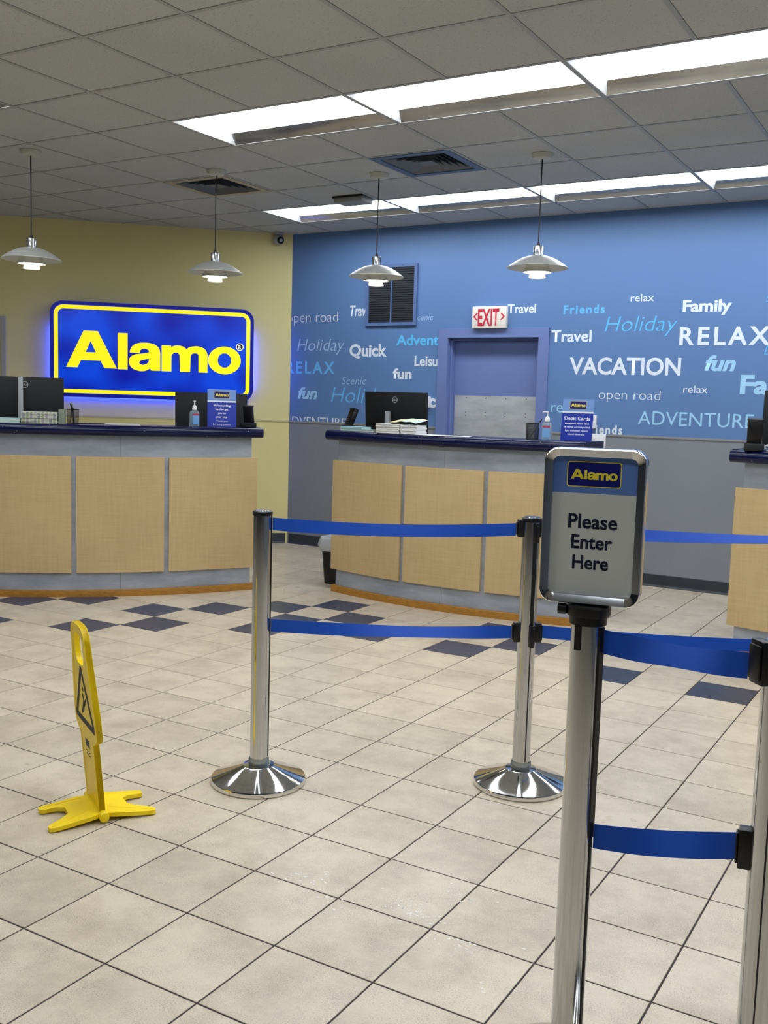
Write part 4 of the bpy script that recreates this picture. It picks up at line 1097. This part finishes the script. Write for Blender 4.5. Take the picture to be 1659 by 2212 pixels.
belt(S3, S4, .562, .630, 'short lower blue belt between the two foreground stanchions', sag=.006, tilt=26, w=.052, skew=.6, r1=.06)

# framed sign on the foreground stanchion ------------------------------------
t = thing('sign_frame', 'chrome framed sign saying please enter here on the foreground stanchion', 'sign', (S3.x, S3.y, POLE_H), R(11))
build('adapter_sleeve', MB().lathe([(0, .0006), (.0341, .0006), (.0341, -.012), (.0375, -.012), (.038, .004), (.0435, .006), (.0445, .012), (.0445, .024), (.041, .027), (0, .028)], 40), M_PLASTIC, t, smooth=True, angle=40)
mb = MB().lathe([(0, 0), (.010, 0), (.0115, .004), (.0115, .018), (0, .02)], 7); mb.rot(0, Matrix.Rotation(R(-90), 4, 'Y'))
build('clamp_knob', mb, M_PLASTIC, t, loc=(-.042, -.012, .016), bevel=.001)
mb = MB().box(-.006, .006, -.0385, -.034, -.062, -.010)
build('pole_tongue', mb, M_PLASTIC, t, rot=(0, 0, R(-24)))
FW, FH, FB = .101, .315, .029      # half width, height, foot of the frame above the post
rw = .0175; D0 = .0212
def rail(x0, x1, z0, z1):
    """rail with rounded front; profile across its short side"""
    vert = abs(z1-z0) > abs(x1-x0)
    pr = [(0, D0*.9), (0, -D0*.6), (.05, -D0*.88), (.16, -D0), (.24, -D0*.98), (1, -D0*.66), (1, D0*.8)]
    if vert: rings = [[(x0+(x1-x0)*u, v, z) for u, v in pr] for z in (z0, z1)]
    else: rings = [[(x, v, z0+(z1-z0)*u) for u, v in pr] for x in (x0, x1)]
    return MB().loft(rings)
cr = .030
zb, zt2 = FB, FB+FH
build('frame_rail', rail(-FW, -FW+rw, zb+cr, zt2-cr), M_SATIN, t, smooth=True, angle=25)
build('frame_rail', rail(FW, FW-rw, zb+cr, zt2-cr), M_SATIN, t, smooth=True, angle=25)
build('frame_rail', rail(-FW+cr, FW-cr, zb, zb+rw), M_SATIN, t, smooth=True, angle=25)
build('frame_rail', rail(-FW+cr, FW-cr, zt2, zt2-rw), M_SATIN, t, smooth=True, angle=25)
def corner(sx_, sz_):
    cx_, cz_ = sx_*(FW-cr), (zt2-cr if sz_ > 0 else zb+cr)
    pr = [(0, D0*.94), (0, -D0*.64), (.05, -D0*.94), (.16, -D0*1.06), (.26, -D0*1.04), (1, -D0*.70), (1, D0*.84)]
    rings = []
    for i in range(9):
        a = R(90*i/8)
        rings.append([(cx_+sx_*cos(a)*(cr+.0006-(rw+.001)*u), v, cz_+sz_*sin(a)*(cr+.0006-(rw+.001)*u)) for u, v in pr])
    return MB().loft(rings)
for a_ in (-1, 1):
    for b_ in (-1, 1): build('frame_corner', corner(a_, b_), M_CHROME, t, smooth=True, angle=40)
build('back_plate', MB().box(-FW+rw*.8, FW-rw*.8, .001, .006, zb+rw*.8, zt2-rw*.8), M_PLASTIC_M, t)
px0, px1, pz0, pz1 = -FW+rw-.001, FW-rw+.001, zb+rw-.001, zt2-rw+.001
zs = pz1-.075
build('poster_sheet', MB().box(px0, px1, -.0012, .0008, pz0, zs), mat('poster_paper', (206, 208, 204), .35), t)
build('poster_header', MB().box(px0, px1, -.0012, .0008, zs+.0001, pz1), mat('poster_blue', (92, 128, 196), .35), t)
small_logo(t, -.057, pz1-.062, .108, -.0016)
lettering(t, 'poster_word', 'Please', mat('poster_ink', (16, 20, 48), .4), -.050, .048, pz0+.137, .0295, 'semi', y=-.0018)
lettering(t, 'poster_word', 'Enter', mat('poster_ink', (16, 20, 48), .4), -.042, .040, pz0+.0955, .0285, 'semi', y=-.0018)
lettering(t, 'poster_word', 'Here', mat('poster_ink', (16, 20, 48), .4), -.038, .034, pz0+.054, .0285, 'semi', y=-.0018)

# ================================================================== YELLOW FLOOR SIGN
d_ = Vector((.871, -.492)); rzs = math.atan2(d_.y, d_.x)
t = thing('caution_sign', 'yellow plastic caution sign standing edge on at the lower left', 'floor sign', (-2.521, 2.370, 0), rzs)
# local x along the hinge, local y across; the board leans toward -y
LEAN = R(5)
def board_outline():
    half = [(.088, .0), (.088, .238), (.118, .250), (.142, .264), (.150, .282), (.148, .345), (.118, .48), (.101, .558), (.097, .596), (.086, .620), (.066, .635), (.03, .640)]
    return [(x, z) for x, z in half] + [(-x, z) for x, z in half[::-1]]
bo = board_outline()
hole = rrect(-.055, .50, .055, .605, .03, 5)
me = outline_mesh([bo, hole], .018, M_SIGNY, False)
board = put('board', me, t, (0, 0, .032), (LEAN, 0, 0))
# raised rim and triangular warning panel
inner = [(x*.86, .02+(z-.02)*.975 if z > .25 else z) for x, z in bo]
put('board_rim', outline_mesh([bo, [(x*.88, max(.004, z*.975)) for x, z in bo]], .021, M_SIGNY, False), t, (0, 0, .032), (LEAN, 0, 0))
def printed(polys, off=.0094):
    for s in (-1, 1):
        me_ = outline_mesh(polys, .0004, M_PRINT, False); put('print', me_, board, (0, s*off, 0))
tri = [(-.128, .284), (.128, .284), (.132, .300), (.010, .492), (-.010, .492), (-.132, .300)]
tri2 = [(-.100, .306), (.100, .306), (0, .462)]
printed([tri, tri2])
printed([[(-.030, .318), (-.006, .330), (.010, .352), (.026, .362), (.040, .380), (.030, .384), (.018, .374), (.006, .392), (-.006, .400), (-.012, .388), (-.004, .372), (-.018, .350), (-.040, .322)], _ell(.004, .412, .0085, .0085, 10)])
printed([[(-.028, .205), (.028, .205), (.028, .232), (-.028, .232)], [(-.028, .186), (.028, .186), (.028, .190), (-.028, .190)], [(-.028, .175), (.028, .175), (.028, .179), (-.028, .179)]])
# hinge barrel
mb = MB().tube([(-.112, 0, .022), (.118, 0, .022)], .0165, 20)
build('hinge_barrel', mb, M_SIGNY, t, bevel=.002)
def foot(s):
    """one folding wing with two prongs, sloping from the hinge down to the floor"""
    o = [(-.085, .010), (-.095, .05), (-.088, .10), (-.086, .165), (-.080, .178), (-.056, .178), (-.048, .166), (-.044, .125), (-.025, .100), (.025, .100), (.052, .125), (.080, .170), (.092, .180), (.112, .176), (.117, .160), (.112, .10), (.104, .04), (.098, .010)]
    n = len(o); mb = MB()
    h = lambda y: .030-.0145*(y/.17)
    # triangulated cap through a curve fill
    me = outline_mesh([o], .004, M_SIGNY, False)
    bm = bmesh.new(); bm.from_mesh(me)
    bmesh.ops.triangulate(bm, faces=bm.faces[:])
    for v in bm.verts:
        x_, th_, w_ = v.co.x, v.co.y, v.co.z
        zc = h(w_); top = th_ < 0
        v.co = Vector((x_, s*w_, (zc+.002) if top else max(zc-.012-.0*w_, .0008)))
    bmesh.ops.recalc_face_normals(bm, faces=bm.faces); bm.to_mesh(me); bm.free()
    f = put('foot_wing', me, t, (0, 0, 0))
    for x0, x1 in ((-.072, -.070), (.045, .104)):
        build('foot_rib', MB().tube([(x0, s*.035, h(.035)+.002), (x1, s*.168, h(.168)+.002)], .0016, 6), M_SIGNY, f)
    return f
foot(-1); foot(1)

bpy.data.objects.remove(_tob); bpy.data.curves.remove(_tmp)
for me in _tcache.values():
    if me.users == 0: bpy.data.meshes.remove(me)
for o in SC.objects:
    if o.type == 'MESH' and o.parent is None and 'kind' not in o and 'category' not in o: print('UNTAGGED', o.name)
